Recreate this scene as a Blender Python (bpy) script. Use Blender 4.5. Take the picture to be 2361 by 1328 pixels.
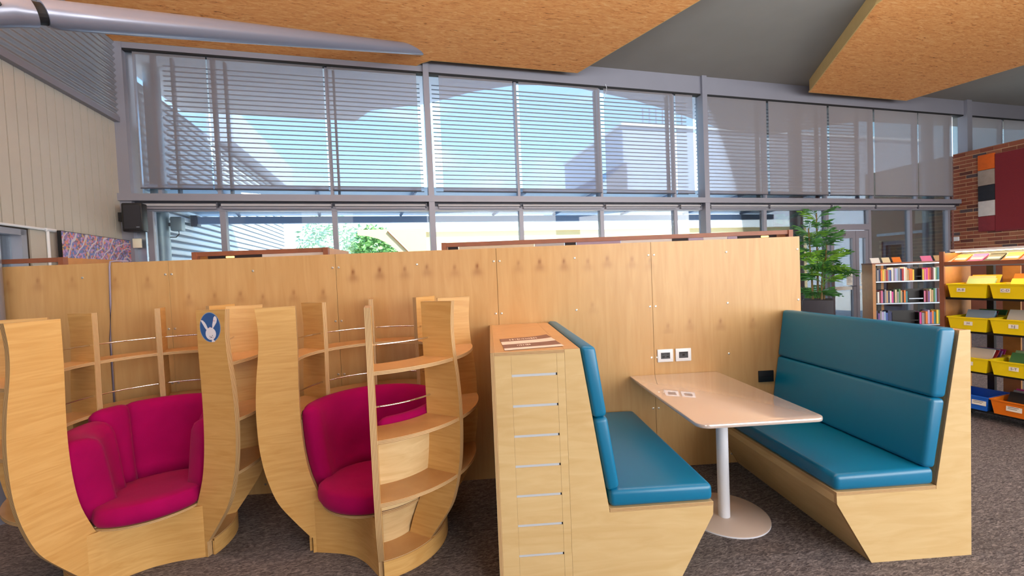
import bpy, bmesh, math, random
from mathutils import Vector, Matrix
R = random.Random(7)
rad = math.radians
for o in list(bpy.data.objects): bpy.data.objects.remove(o)
sc = bpy.context.scene
C = sc.collection

# ------------------------------------------------------------------ camera
F_PX, W_PX = 980.0, 2361.0
cam_d = bpy.data.cameras.new('camera'); cam = bpy.data.objects.new('camera', cam_d); C.objects.link(cam)
cam_d.sensor_fit = 'HORIZONTAL'; cam_d.sensor_width = 36.0; cam_d.lens = 36.0 * F_PX / W_PX
cam_d.clip_start = 0.05; cam_d.clip_end = 300
yaw, pitch, roll = 0.052113, -0.029146, -0.041965
CP = Vector((-0.05867, -3.24190, 1.55751))
fw = Vector((math.sin(yaw)*math.cos(pitch), math.cos(yaw)*math.cos(pitch), math.sin(pitch)))
rt = Vector((math.cos(yaw), -math.sin(yaw), 0)); up = rt.cross(fw)
r2 = rt*math.cos(roll) + up*math.sin(roll); u2 = -rt*math.sin(roll) + up*math.cos(roll)
cam.matrix_world = Matrix(((r2.x, u2.x, -fw.x, CP.x), (r2.y, u2.y, -fw.y, CP.y), (r2.z, u2.z, -fw.z, CP.z), (0, 0, 0, 1)))
sc.camera = cam
vs = sc.view_settings
vs.view_transform = 'Standard'; vs.look = 'None'; vs.gamma = 1; vs.use_curve_mapping = False; vs.exposure = 0.0

# building frame: s along the window wall, n into the room, origin (0,4)
TH = rad(11.75); CT, ST = math.cos(TH), math.sin(TH)
def BW(s, n, z=0.0): return Vector((s*CT + n*ST, 4 + s*ST - n*CT, z))

# ------------------------------------------------------------------ world
def build_world():
    w = bpy.data.worlds.new('sky'); sc.world = w; w.use_nodes = True
    nt = w.node_tree; N = nt.nodes; L = nt.links
    for n in list(N): N.remove(n)
    out = N.new('ShaderNodeOutputWorld'); bg = N.new('ShaderNodeBackground')
    tc = N.new('ShaderNodeTexCoord'); sep = N.new('ShaderNodeSeparateXYZ'); L.new(tc.outputs['Generated'], sep.inputs[0])
    ramp = N.new('ShaderNodeValToRGB'); L.new(sep.outputs['Z'], ramp.inputs[0])
    e = ramp.color_ramp.elements
    e[0].position = 0.0; e[0].color = (0.90, 0.95, 1.0, 1); e[1].position = 0.8; e[1].color = (0.14, 0.42, 0.95, 1)
    m = e.new(0.28); m.color = (0.42, 0.74, 1.0, 1)
    mp = N.new('ShaderNodeMapping'); mp.inputs['Scale'].default_value = (1.6, 1.6, 4.0); L.new(tc.outputs['Generated'], mp.inputs[0])
    no = N.new('ShaderNodeTexNoise'); no.inputs['Scale'].default_value = 2.6; no.inputs['Detail'].default_value = 6
    L.new(mp.outputs[0], no.inputs[0])
    cr = N.new('ShaderNodeValToRGB'); cr.color_ramp.elements[0].position = .52; cr.color_ramp.elements[1].position = .80
    L.new(no.outputs[0], cr.inputs[0])
    mx = N.new('ShaderNodeMix'); mx.data_type = 'RGBA'
    L.new(cr.outputs[0], mx.inputs[0]); L.new(ramp.outputs[0], mx.inputs[6]); mx.inputs[7].default_value = (0.95, 0.98, 1.0, 1)
    L.new(mx.outputs[2], bg.inputs[0]); bg.inputs[1].default_value = 3.5
    L.new(bg.outputs[0], out.inputs[0])
build_world()

def light(name, kind, loc, target=None, energy=100, color=(1, 1, 1), size=1, size_y=None, spread=None):
    d = bpy.data.lights.new(name, kind); d.energy = energy; d.color = color
    if kind == 'AREA':
        d.shape = 'RECTANGLE'; d.size = size; d.size_y = size_y or size
        if spread: d.spread = spread
    o = bpy.data.objects.new(name, d); C.objects.link(o); o.location = loc
    if target is not None:
        o.rotation_euler = (Vector(target) - Vector(loc)).to_track_quat('-Z', 'Y').to_euler()
    return o
# high sun from the right over the courtyard, coming over the roof so that it does not enter the room
sun = light('sun', 'SUN', (0, 0, 20), energy=17.0, color=(1, .95, .86)); sun.data.angle = rad(1.0)
sun.rotation_euler = (BW(-.60, -.42, -.65)-BW(0, 0, 0)).to_track_quat('-Z', 'Y').to_euler()
# added area lights for assumed daylight from the unseen sides; no windows built there
light('assumed_daylight_right', 'AREA', (5.2, -7.6, 2.5), (0.9, 0, 2.0), 640, (1.0, .97, .93), 6.0, 4.2)
light('assumed_daylight_left', 'AREA', (-3.2, -8.2, 2.5), (-1.2, 0, 2.3), 170, (1.0, .95, .88), 5.0, 4.0)  # weaker added light at the left back, with no window behind it

light('assumed_daylight_side', 'AREA', (11.0, -4.6, 2.5), (4.0, 0, 1.6), 520, (1.0, .98, .95), 5.0, 3.6)  # added to brighten the right side; a window there is only assumed
# unseen fill lights added overhead to brighten the ceiling, window frames and tops
FILL_AT = [(-2.6, -1.6, 3.75), (1.2, -1.25, 3.75), (5.0, -.9, 3.75)]
for i_, p_ in enumerate(FILL_AT):
    light('fill_uplight', 'AREA', p_, Vector(p_)+Vector((.12, .62, .8)), 120, (.90, .95, 1.0), 3.0, .22)
    light('fill_downlight', 'AREA', (p_[0], p_[1], p_[2]-.11), Vector(p_)-Vector((0, 0, 3)), 20, (.95, .98, 1.0), 2.8, .14)
# ------------------------------------------------------------------ materials
MATS = {}
def lin(r, g, b):
    f = lambda c: (c/255/12.92) if c/255 <= .04045 else ((c/255+.055)/1.055)**2.4
    return (f(r), f(g), f(b), 1)
def base(name):
    m = bpy.data.materials.new(name); m.use_nodes = True; MATS[name] = m
    nt = m.node_tree; return m, nt, nt.nodes['Principled BSDF']
def plain(name, col, rough=.5, metal=0., spec=.5, emit=0., coat=0., noise=0., nscale=30., bump=0.):
    m, nt, p = base(name)
    p.inputs['Base Color'].default_value = col; p.inputs['Roughness'].default_value = rough
    p.inputs['Metallic'].default_value = metal; p.inputs['Specular IOR Level'].default_value = spec
    p.inputs['Coat Weight'].default_value = coat
    if emit: p.inputs['Emission Color'].default_value = col; p.inputs['Emission Strength'].default_value = emit
    if noise or bump:
        tc = nt.nodes.new('ShaderNodeTexCoord'); no = nt.nodes.new('ShaderNodeTexNoise')
        no.inputs['Scale'].default_value = nscale; no.inputs['Detail'].default_value = 4
        nt.links.new(tc.outputs['Object'], no.inputs['Vector'])
        if noise:
            mx = nt.nodes.new('ShaderNodeMix'); mx.data_type = 'RGBA'
            mx.inputs[6].default_value = tuple(c*(1-noise) for c in col[:3]) + (1,)
            mx.inputs[7].default_value = tuple(min(1, c*(1+noise)) for c in col[:3]) + (1,)
            nt.links.new(no.outputs[0], mx.inputs[0]); nt.links.new(mx.outputs[2], p.inputs['Base Color'])
        if bump:
            bp = nt.nodes.new('ShaderNodeBump'); bp.inputs['Strength'].default_value = bump; bp.inputs['Distance'].default_value = .004
            nt.links.new(no.outputs[0], bp.inputs['Height']); nt.links.new(bp.outputs[0], p.inputs['Normal'])
    return m
def ply(name, c1, c2, scale, rough=.33, knot=False, figure=0.):
    """birch veneer: stretched noise grain plus cross figure, object coordinates"""
    m, nt, p = base(name); N = nt.nodes; L = nt.links
    tc = N.new('ShaderNodeTexCoord'); mp = N.new('ShaderNodeMapping'); mp.inputs['Scale'].default_value = scale
    L.new(tc.outputs['Object'], mp.inputs[0])
    n1 = N.new('ShaderNodeTexNoise'); n1.inputs['Scale'].default_value = 6; n1.inputs['Detail'].default_value = 7; n1.inputs['Distortion'].default_value = 1.2
    L.new(mp.outputs[0], n1.inputs['Vector'])
    rp = N.new('ShaderNodeValToRGB'); rp.color_ramp.elements[0].position = .3; rp.color_ramp.elements[1].position = .72
    rp.color_ramp.elements[0].color = c1; rp.color_ramp.elements[1].color = c2
    L.new(n1.outputs[0], rp.inputs[0])
    n2 = N.new('ShaderNodeTexNoise'); n2.inputs['Scale'].default_value = 1.6; n2.inputs['Detail'].default_value = 2
    L.new(tc.outputs['Object'], n2.inputs['Vector'])
    mx = N.new('ShaderNodeMix'); mx.data_type = 'RGBA'; mx.blend_type = 'MULTIPLY'; mx.inputs[0].default_value = .22
    L.new(rp.outputs[0], mx.inputs[6])
    r3 = N.new('ShaderNodeValToRGB'); r3.color_ramp.elements[0].color = (.72, .62, .5, 1); r3.color_ramp.elements[0].position = .35
    r3.color_ramp.elements[1].position = .65
    L.new(n2.outputs[0], r3.inputs[0]); L.new(r3.outputs[0], mx.inputs[7])
    last = mx.outputs[2]
    if knot:
        at = N.new('ShaderNodeAttribute'); at.attribute_name = 'knot'
        mk_ = N.new('ShaderNodeMix'); mk_.data_type = 'RGBA'; L.new(at.outputs['Fac'], mk_.inputs[0]); L.new(last, mk_.inputs[6])
        mk_.inputs[7].default_value = lin(120, 62, 26); last = mk_.outputs[2]
    L.new(last, p.inputs['Base Color']); p.inputs['Roughness'].default_value = rough
    p.inputs['Specular IOR Level'].default_value = .4
    return m
def ply_edge(name, axis, period=.0065):
    m, nt, p = base(name); N = nt.nodes; L = nt.links
    tc = N.new('ShaderNodeTexCoord'); sp = N.new('ShaderNodeSeparateXYZ'); L.new(tc.outputs['Object'], sp.inputs[0])
    mt = N.new('ShaderNodeMath'); mt.operation = 'MULTIPLY'; mt.inputs[1].default_value = 2*math.pi/period; L.new(sp.outputs[axis], mt.inputs[0])
    sn = N.new('ShaderNodeMath'); sn.operation = 'SINE'; L.new(mt.outputs[0], sn.inputs[0])
    rp = N.new('ShaderNodeValToRGB'); rp.color_ramp.elements[0].position = .35; rp.color_ramp.elements[1].position = .65
    rp.color_ramp.elements[0].color = lin(150, 108, 66); rp.color_ramp.elements[1].color = lin(214, 184, 136)
    a = N.new('ShaderNodeMath'); a.operation = 'MULTIPLY_ADD'; a.inputs[1].default_value = .5; a.inputs[2].default_value = .5
    L.new(sn.outputs[0], a.inputs[0]); L.new(a.outputs[0], rp.inputs[0]); L.new(rp.outputs[0], p.inputs['Base Color'])
    p.inputs['Roughness'].default_value = .6
    return m

PLY1, PLY2 = lin(200, 153, 88), lin(217, 174, 110)
ply('ply_wall', lin(194, 153, 100), lin(204, 166, 114), (3.2, 1, .28), .34, knot=True)
ply('ply_fin', PLY1, PLY2, (.5, 1, 5.5), .36)
ply('ply_bench', lin(211, 180, 128), lin(222, 195, 146), (.5, .5, 3.2), .36)
ply('ply_shelf', lin(196, 148, 96), lin(208, 162, 108), (1, 1, 1), .28)
ply('ply_top', lin(204, 160, 112), lin(214, 172, 124), (1, 1, 1), .3)
ply('ply_shell', lin(214, 184, 134), lin(232, 208, 162), (.6, .6, 4), .4)
ply_edge('edge_y', 'Y'); ply_edge('edge_z', 'Z'); ply_edge('edge_x', 'X')
plain('timber_brown', lin(136, 82, 58), .5, noise=.25, nscale=14)
plain('timber_oak', lin(176, 122, 66), .45, noise=.2, nscale=18)
plain('metal_grey', lin(138, 138, 150), .42, .15, noise=.05, nscale=3)
plain('metal_dark', lin(84, 86, 98), .5, .2)
plain('slot_black', lin(16, 16, 20), .7)
plain('alu', lin(176, 186, 200), .3, .9)
plain('chrome', lin(225, 228, 232), .12, 1.)
plain('steel_paint', lin(134, 138, 156), .28, .35, coat=.3)
plain('galv', lin(150, 160, 165), .45, .5, noise=.15, nscale=6)
plain('ceiling_grey', lin(142, 138, 131), .75, noise=.08, nscale=2)
plain('white_plastic', lin(228, 232, 238), .35)
plain('dark_plastic', lin(36, 36, 44), .4)
plain('black_plastic', lin(22, 22, 26), .5)
plain('black_metal', lin(24, 23, 26), .45, .2)
plain('table_white', lin(214, 199, 192), .03, spec=1.0, coat=1.)
MATS['table_white'].node_tree.nodes['Principled BSDF'].inputs['IOR'].default_value = 1.9
plain('table_steel', lin(222, 226, 238), .35, noise=.04, nscale=120)
plain('table_base', lin(206, 190, 180), .28)
plain('vinyl_teal', lin(0, 114, 158), .36, spec=.6, bump=.06, nscale=260)
plain('vinyl_dark', lin(24, 66, 78), .5)
plain('beige_box', lin(226, 220, 196), .5)
plain('cord', lin(142, 132, 152), .5)
plain('screw', lin(230, 226, 214), .25, .7)
plain('board_beige', lin(192, 187, 176), .6, noise=.04, nscale=5)
plain('board_gap', lin(70, 62, 56), .8)
plain('yellow_bin', lin(250, 224, 8), .38)
plain('blue_bin', lin(28, 104, 220), .38)
plain('orange_bin', lin(236, 124, 20), .38)
plain('paper_white', lin(236, 236, 232), .7)
plain('ink', lin(40, 42, 50), .7)
plain('page', lin(232, 224, 204), .8)
plain('planter_dark', lin(54, 54, 64), .6, noise=.15, nscale=20)
plain('soil', lin(46, 34, 26), .95, noise=.3, nscale=60)
plain('palm_leaf', lin(70, 128, 62), .45, noise=.3, nscale=8)
plain('palm_leaf_light', lin(126, 180, 60), .45, noise=.25, nscale=8)
plain('palm_stem', lin(128, 104, 66), .8, noise=.3, nscale=40)
plain('tree_leaf', lin(110, 156, 84), .6, noise=.3, nscale=3)
plain('tree_leaf_pale', lin(150, 182, 150), .6, noise=.3, nscale=3)
plain('bark', lin(120, 96, 74), .9, noise=.3, nscale=20)
plain('cream_wall', lin(214, 190, 140), .8, noise=.06, nscale=.8)
plain('white_wall', lin(236, 238, 238), .7)
plain('grey_wall', lin(190, 198, 210), .8)
plain('roof_grey', lin(120, 126, 138), .7)
plain('eave_grey', lin(214, 208, 202), .8)
plain('canopy_beam', lin(140, 156, 184), .6)
plain('poly_sheet', lin(176, 206, 236), .5)
plain('concrete', lin(206, 202, 194), .9, noise=.08, nscale=1)
plain('slide_green', lin(112, 200, 40), .4)
plain('mortar', lin(204, 166, 132), .9, noise=.12, nscale=40)
BRK = [plain('brick_%d' % i, lin(*c), .85, noise=.22, nscale=30) for i, c in enumerate(((142, 78, 56), (128, 66, 48), (96, 52, 44), (150, 92, 66), (82, 66, 70)))]
plain('felt_red', lin(124, 34, 42), .95, noise=.12, nscale=40)
plain('art_orange', lin(214, 96, 24), .9, noise=.2, nscale=14)
plain('art_grey', lin(156, 140, 128), .9, noise=.25, nscale=12)
plain('art_black', lin(34, 36, 44), .9, noise=.4, nscale=12)
plain('art_white', lin(196, 190, 188), .9, noise=.2, nscale=12)
plain('art_maroon', lin(122, 38, 46), .9, noise=.25, nscale=14)
plain('sticker_blue', lin(40, 92, 158), .4, noise=.12, nscale=30)
plain('sticker_rim', lin(150, 170, 196), .4)
plain('sticker_white', lin(232, 230, 242), .5)
plain('sticker_pink', lin(206, 168, 190), .5)
plain('leaflet_brown', lin(138, 104, 94), .6, noise=.2, nscale=60)
plain('leaflet_pale', lin(240, 226, 216), .6, noise=.06, nscale=30)
plain('led_warm', (1.0, .55, .14, 1), .5, emit=3.5)
plain('led_strip', (1.0, .74, .36, 1), .5, emit=26.)
plain('louvre', lin(96, 104, 118), .5, .2)

def felt(name, col, sheen):
    m, nt, p = base(name); N = nt.nodes; L = nt.links
    tc = N.new('ShaderNodeTexCoord')
    a = N.new('ShaderNodeTexNoise'); a.inputs['Scale'].default_value = 5; a.inputs['Detail'].default_value = 5; L.new(tc.outputs['Object'], a.inputs['Vector'])
    mx = N.new('ShaderNodeMix'); mx.data_type = 'RGBA'; mx.inputs[6].default_value = tuple(c*.72 for c in col[:3])+(1,)
    mx.inputs[7].default_value = tuple(min(1, c*1.25) for c in col[:3])+(1,)
    L.new(a.outputs[0], mx.inputs[0]); L.new(mx.outputs[2], p.inputs['Base Color'])
    p.inputs['Roughness'].default_value = .95; p.inputs['Specular IOR Level'].default_value = .1
    p.inputs['Sheen Weight'].default_value = .15; p.inputs['Sheen Roughness'].default_value = .4; p.inputs['Sheen Tint'].default_value = sheen
    b = N.new('ShaderNodeTexNoise'); b.inputs['Scale'].default_value = 420; L.new(tc.outputs['Object'], b.inputs['Vector'])
    bp = N.new('ShaderNodeBump'); bp.inputs['Strength'].default_value = .25; bp.inputs['Distance'].default_value = .003
    L.new(b.outputs[0], bp.inputs['Height']); L.new(bp.outputs[0], p.inputs['Normal'])
felt('velvet', lin(158, 6, 84), (1., .35, .6, 1))

def strawboard():
    m, nt, p = base('strawboard'); N = nt.nodes; L = nt.links
    tc = N.new('ShaderNodeTexCoord'); mp = N.new('ShaderNodeMapping'); mp.inputs['Scale'].default_value = (3.4, 15, 10); L.new(tc.outputs['Object'], mp.inputs[0])
    a = N.new('ShaderNodeTexNoise'); a.inputs['Scale'].default_value = 1.7; a.inputs['Detail'].default_value = 8; a.inputs['Roughness'].default_value = .72; a.inputs['Distortion'].default_value = 1.4
    L.new(mp.outputs[0], a.inputs['Vector'])
    r = N.new('ShaderNodeValToRGB'); e = r.color_ramp.elements
    e[0].position = .32; e[0].color = lin(80, 38, 12); e[1].position = .72; e[1].color = lin(246, 200, 136)
    k = e.new(.40); k.color = lin(222, 142, 72); k = e.new(.55); k.color = lin(236, 166, 96)
    L.new(a.outputs[0], r.inputs[0]); L.new(r.outputs[0], p.inputs['Base Color']); p.inputs['Roughness'].default_value = .8
    bp = N.new('ShaderNodeBump'); bp.inputs['Strength'].default_value = .3; bp.inputs['Distance'].default_value = .004
    L.new(a.outputs[0], bp.inputs['Height']); L.new(bp.outputs[0], p.inputs['Normal'])
strawboard(); plain('straw_edge', lin(214, 178, 112), .8, noise=.08, nscale=8)

def carpet():
    m, nt, p = base('carpet'); N = nt.nodes; L = nt.links
    tc = N.new('ShaderNodeTexCoord'); mp = N.new('ShaderNodeMapping'); mp.inputs['Scale'].default_value = (26, 95, 40); L.new(tc.outputs['Object'], mp.inputs[0])
    a = N.new('ShaderNodeTexNoise'); a.inputs['Scale'].default_value = 1.; a.inputs['Detail'].default_value = 5; a.inputs['Roughness'].default_value = .7; a.inputs['Distortion'].default_value = 1.5
    L.new(mp.outputs[0], a.inputs['Vector'])
    r = N.new('ShaderNodeValToRGB'); e = r.color_ramp.elements
    e[0].position = .33; e[0].color = lin(54, 51, 54); e[1].position = .68; e[1].color = lin(158, 150, 150)
    k = e.new(.5); k.color = lin(104, 98, 100)
    L.new(a.outputs[0], r.inputs[0]); L.new(r.outputs[0], p.inputs['Base Color']); p.inputs['Roughness'].default_value = .95; p.inputs['Specular IOR Level'].default_value = .15
    bp = N.new('ShaderNodeBump'); bp.inputs['Strength'].default_value = .5; bp.inputs['Distance'].default_value = .006
    L.new(a.outputs[0], bp.inputs['Height']); L.new(bp.outputs[0], p.inputs['Normal'])
carpet()

def glass(name, refl, tint):
    m, nt, p = base(name); N = nt.nodes; L = nt.links; N.remove(p)
    out = N['Material Output']; tr = N.new('ShaderNodeBsdfTransparent'); tr.inputs[0].default_value = tint
    gl = N.new('ShaderNodeBsdfGlossy'); gl.inputs['Roughness'].default_value = .02
    fr = N.new('ShaderNodeFresnel'); fr.inputs[0].default_value = 1.45
    mt = N.new('ShaderNodeMath'); mt.operation = 'MULTIPLY'; mt.inputs[1].default_value = refl; L.new(fr.outputs[0], mt.inputs[0])
    mx = N.new('ShaderNodeMixShader'); L.new(mt.outputs[0], mx.inputs[0]); L.new(tr.outputs[0], mx.inputs[1]); L.new(gl.outputs[0], mx.inputs[2])
    L.new(mx.outputs[0], out.inputs[0])
glass('glass', .9, (.93, .97, .98, 1))

def mesh_fabric(name, opn, col):
    m, nt, p = base(name); N = nt.nodes; L = nt.links; N.remove(p)
    out = N['Material Output']; tr = N.new('ShaderNodeBsdfTransparent'); tr.inputs[0].default_value = (.80, .86, .95, 1)
    df = N.new('ShaderNodeBsdfDiffuse'); df.inputs[0].default_value = col
    tl = N.new('ShaderNodeBsdfTranslucent'); tl.inputs[0].default_value = col
    a = N.new('ShaderNodeMixShader'); a.inputs[0].default_value = .2; L.new(df.outputs[0], a.inputs[1]); L.new(tl.outputs[0], a.inputs[2])
    lw = N.new('ShaderNodeLayerWeight'); lw.inputs['Blend'].default_value = .5
    mr = N.new('ShaderNodeMapRange'); mr.inputs['From Min'].default_value = .08; mr.inputs['From Max'].default_value = .50; mr.inputs['To Min'].default_value = opn; mr.inputs['To Max'].default_value = opn*.5
    L.new(lw.outputs['Facing'], mr.inputs[0])
    b = N.new('ShaderNodeMixShader'); L.new(mr.outputs[0], b.inputs[0]); L.new(a.outputs[0], b.inputs[1]); L.new(tr.outputs[0], b.inputs[2])
    L.new(b.outputs[0], out.inputs[0])
mesh_fabric('screen_fabric', .42, lin(150, 143, 145))

def dot_painting():
    m, nt, p = base('dot_painting'); N = nt.nodes; L = nt.links
    tc = N.new('ShaderNodeTexCoord'); v = N.new('ShaderNodeTexVoronoi'); v.inputs['Scale'].default_value = 42; L.new(tc.outputs['Object'], v.inputs['Vector'])
    n = N.new('ShaderNodeTexNoise'); n.inputs['Scale'].default_value = 3.5; n.inputs['Distortion'].default_value = 2; L.new(tc.outputs['Object'], n.inputs['Vector'])
    sp = N.new('ShaderNodeSeparateColor'); L.new(v.outputs['Color'], sp.inputs[0])
    r = N.new('ShaderNodeValToRGB'); r.color_ramp.interpolation = 'CONSTANT'; e = r.color_ramp.elements
    e[0].color = lin(120, 104, 122); e[1].position = .2; e[1].color = lin(150, 120, 170)
    for q, c in ((.36, (110, 126, 186)), (.52, (196, 150, 196)), (.66, (214, 128, 122)), (.8, (208, 168, 112)), (.9, (168, 150, 200))):
        k = e.new(q); k.color = lin(*c)
    L.new(sp.outputs[0], r.inputs[0])
    w = N.new('ShaderNodeTexWave'); w.wave_type = 'RINGS'; w.inputs['Scale'].default_value = 2.6; w.inputs['Distortion'].default_value = 9; L.new(tc.outputs['Object'], w.inputs['Vector'])
    r2_ = N.new('ShaderNodeValToRGB'); r2_.color_ramp.elements[0].position = .93; r2_.color_ramp.elements[1].position = .97; L.new(w.outputs[0], r2_.inputs[0])
    mx = N.new('ShaderNodeMix'); mx.data_type = 'RGBA'; L.new(r2_.outputs[0], mx.inputs[0]); L.new(r.outputs[0], mx.inputs[6]); mx.inputs[7].default_value = lin(206, 196, 206)
    L.new(mx.outputs[2], p.inputs['Base Color']); p.inputs['Roughness'].default_value = .6
dot_painting()
def brick_far():
    m, nt, p = base('brick_far'); N = nt.nodes; L = nt.links
    tc = N.new('ShaderNodeTexCoord'); mp = N.new('ShaderNodeMapping'); mp.inputs['Rotation'].default_value = (rad(90), 0, rad(90)); L.new(tc.outputs['Object'], mp.inputs[0])
    b = N.new('ShaderNodeTexBrick'); L.new(mp.outputs[0], b.inputs['Vector']); b.inputs['Color1'].default_value = lin(232, 140, 112); b.inputs['Color2'].default_value = lin(178, 120, 116)
    b.inputs['Mortar'].default_value = lin(205, 172, 144); b.inputs['Scale'].default_value = 1; b.inputs['Brick Width'].default_value = .24; b.inputs['Row Height'].default_value = .086; b.inputs['Mortar Size'].default_value = .01
    L.new(b.outputs[0], p.inputs['Base Color']); p.inputs['Roughness'].default_value = .9
brick_far()

# ------------------------------------------------------------------ geometry helpers
def mk(name, geo, mats, parent=None, fm=None, smooth=False, loc=None, rotz=None, mw=None):
    V, F = geo
    me = bpy.data.meshes.new(name); me.from_pydata([tuple(v) for v in V], [], F); me.update()
    if isinstance(mats, str): mats = [mats]
    for m in mats: me.materials.append(MATS[m])
    if fm:
        for p_, i in zip(me.polygons, fm): p_.material_index = i
    if smooth is True: me.polygons.foreach_set('use_smooth', [True]*len(me.polygons))
    o = bpy.data.objects.new(name, me); C.objects.link(o)
    if smooth == 'auto':
        me.polygons.foreach_set('use_smooth', [True]*len(me.polygons))
        me.set_sharp_from_angle(angle=rad(38))
    if parent: o.parent = parent
    if mw is not None: o.matrix_local = mw
    if loc is not None: o.location = loc
    if rotz is not None: o.rotation_euler = (0, 0, rotz)
    return o
def inst(src, parent=None, loc=None, rotz=None, mw=None, name=None):
    o = bpy.data.objects.new(name or src.name.split('.')[0], src.data); C.objects.link(o)
    if parent: o.parent = parent
    if mw is not None: o.matrix_local = mw
    if loc is not None: o.location = loc
    if rotz is not None: o.rotation_euler = (0, 0, rotz)
    return o
def tag(o, label, cat, group=None):
    o['label'] = label; o['category'] = cat
    if group: o['group'] = group
    return o
def thing(name, label, cat, loc=(0, 0, 0), rotz=0, group=None):
    o = bpy.data.objects.new(name, None); C.objects.link(o); o.location = loc; o.rotation_euler = (0, 0, rotz)
    o.empty_display_size = .1
    return tag(o, label, cat, group)
def struct(o, label=None, cat=None):
    o['kind'] = 'structure'
    if label: o['label'] = label; o['category'] = cat or 'structure'
    return o
def sempty(name, label=None, cat=None, loc=(0, 0, 0), rotz=0):
    o = bpy.data.objects.new(name, None); C.objects.link(o); o.location = loc; o.rotation_euler = (0, 0, rotz); o.empty_display_size = .1
    return struct(o, label, cat)
def box(x0, x1, y0, y1, z0, z1):
    V = [(x, y, z) for z in (z0, z1) for y in (y0, y1) for x in (x0, x1)]
    return V, [(0, 2, 3, 1), (4, 5, 7, 6), (0, 1, 5, 4), (2, 6, 7, 3), (0, 4, 6, 2), (1, 3, 7, 5)]
def cat(*gs):
    V, F = [], []
    for v, f in gs:
        k = len(V); V += list(v); F += [tuple(i+k for i in q) for q in f]
    return V, F
def prism(poly, a0, a1, axis='y'):
    n = len(poly)
    def P(u, v, a): return {'x': (a, u, v), 'y': (u, a, v), 'z': (u, v, a)}[axis]
    V = [P(u, v, a0) for u, v in poly] + [P(u, v, a1) for u, v in poly]
    ar = sum(poly[i][0]*poly[(i+1) % n][1]-poly[(i+1) % n][0]*poly[i][1] for i in range(n))
    flip = (ar > 0) ^ (axis == 'y')
    lo, hi = tuple(range(n)), tuple(range(n, 2*n)); F = []
    if flip: F = [lo[::-1], hi]
    else: F = [lo, hi[::-1]]
    for i in range(n):
        j = (i+1) % n
        F.append((i, j, n+j, n+i) if flip else (j, i, n+i, n+j))
    return V, F
def tube(path, r, n=10, cap=True):
    V, F = [], []; path = [Vector(p) for p in path]; rr = r if isinstance(r, (list, tuple)) else [r]*len(path)
    ref = Vector((0, 0, 1))
    for i, p in enumerate(path):
        t = (path[min(i+1, len(path)-1)] - path[max(i-1, 0)]).normalized()
        a = t.cross(ref)
        if a.length < .05: a = t.cross(Vector((1, 0, 0)))
        a.normalize(); b = a.cross(t).normalized()
        for k in range(n):
            q = 2*math.pi*k/n; V.append(p + (a*math.cos(q) + b*math.sin(q))*rr[i])
    for i in range(len(path)-1):
        for k in range(n):
            F.append((i*n+k, i*n+(k+1) % n, (i+1)*n+(k+1) % n, (i+1)*n+k))
    if cap: F.append(tuple(range(n))[::-1]); F.append(tuple(range((len(path)-1)*n, len(path)*n)))
    return V, F
def PD(r, t, z): return (r*math.sin(t), -r*math.cos(t), z)     # pod polar: angle from -y toward +x
def sweep(loop, t0, t1, n, closed=False, mod=None):
    """closed (r,z) loop swept round the z axis"""
    V, F = [], []; m = len(loop); cnt = n if closed else n+1
    for i in range(cnt):
        t = t0 + (t1-t0)*i/n
        lp = mod(loop, i/n) if mod else loop
        V += [PD(r, t, z) for r, z in lp]
    for i in range(n):
        a, b = i*m, ((i+1) % cnt)*m
        for k in range(m): F.append((a+k, a+(k+1) % m, b+(k+1) % m, b+k))
    if not closed: F.append(tuple(range(m))[::-1]); F.append(tuple(range((cnt-1)*m, cnt*m)))
    return V, F
def fixn(o):
    bm = bmesh.new(); bm.from_mesh(o.data); bmesh.ops.recalc_face_normals(bm, faces=bm.faces); bm.to_mesh(o.data); bm.free(); return o
def bevel(o, w, seg=2, ang=30):
    bm = bmesh.new(); bm.from_mesh(o.data)
    es = [e for e in bm.edges if len(e.link_faces) == 2 and e.calc_face_angle(0) > rad(ang)]
    bmesh.ops.bevel(bm, geom=es, offset=w, segments=seg, affect='EDGES', profile=.5, clamp_overlap=True)
    bm.to_mesh(o.data); bm.free()
    o.data.polygons.foreach_set('use_smooth', [True]*len(o.data.polygons)); o.data.set_sharp_from_angle(angle=rad(40))
    return o
def catmull(pts, k=4):
    o = []
    for i in range(len(pts)-1):
        p0 = pts[max(i-1, 0)]; p1 = pts[i]; p2 = pts[i+1]; p3 = pts[min(i+2, len(pts)-1)]
        for j in range(k):
            t = j/k
            o.append(tuple(.5*((2*b)+(-a+c)*t+(2*a-5*b+4*c-d)*t*t+(-a+3*b-3*c+d)*t**3) for a, b, c, d in zip(p0, p1, p2, p3)))
    o.append(tuple(pts[-1])); return o
def interp(prof, z):
    for (r0, z0), (r1, z1) in zip(prof, prof[1:]):
        if (z0-z)*(z1-z) <= 0 and z0 != z1: return r0 + (r1-r0)*(z-z0)/(z1-z0)
    return prof[-1][0] if abs(z-prof[-1][1]) < abs(z-prof[0][1]) else prof[0][0]
def rrect(x0, x1, y0, y1, r, which=(1, 1, 1, 1), k=5):
    pts = []
    for (cx, cy, a0), w in zip(((x0+r, y0+r, 180), (x1-r, y0+r, 270), (x1-r, y1-r, 0), (x0+r, y1-r, 90)), which):
        if not w:
            pts.append((x0 if a0 in (180, 90) else x1, y0 if a0 in (180, 270) else y1)); continue
        for i in range(k+1):
            a = rad(a0 + 90*i/k); pts.append((cx+r*math.cos(a), cy+r*math.sin(a)))
    return pts
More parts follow.
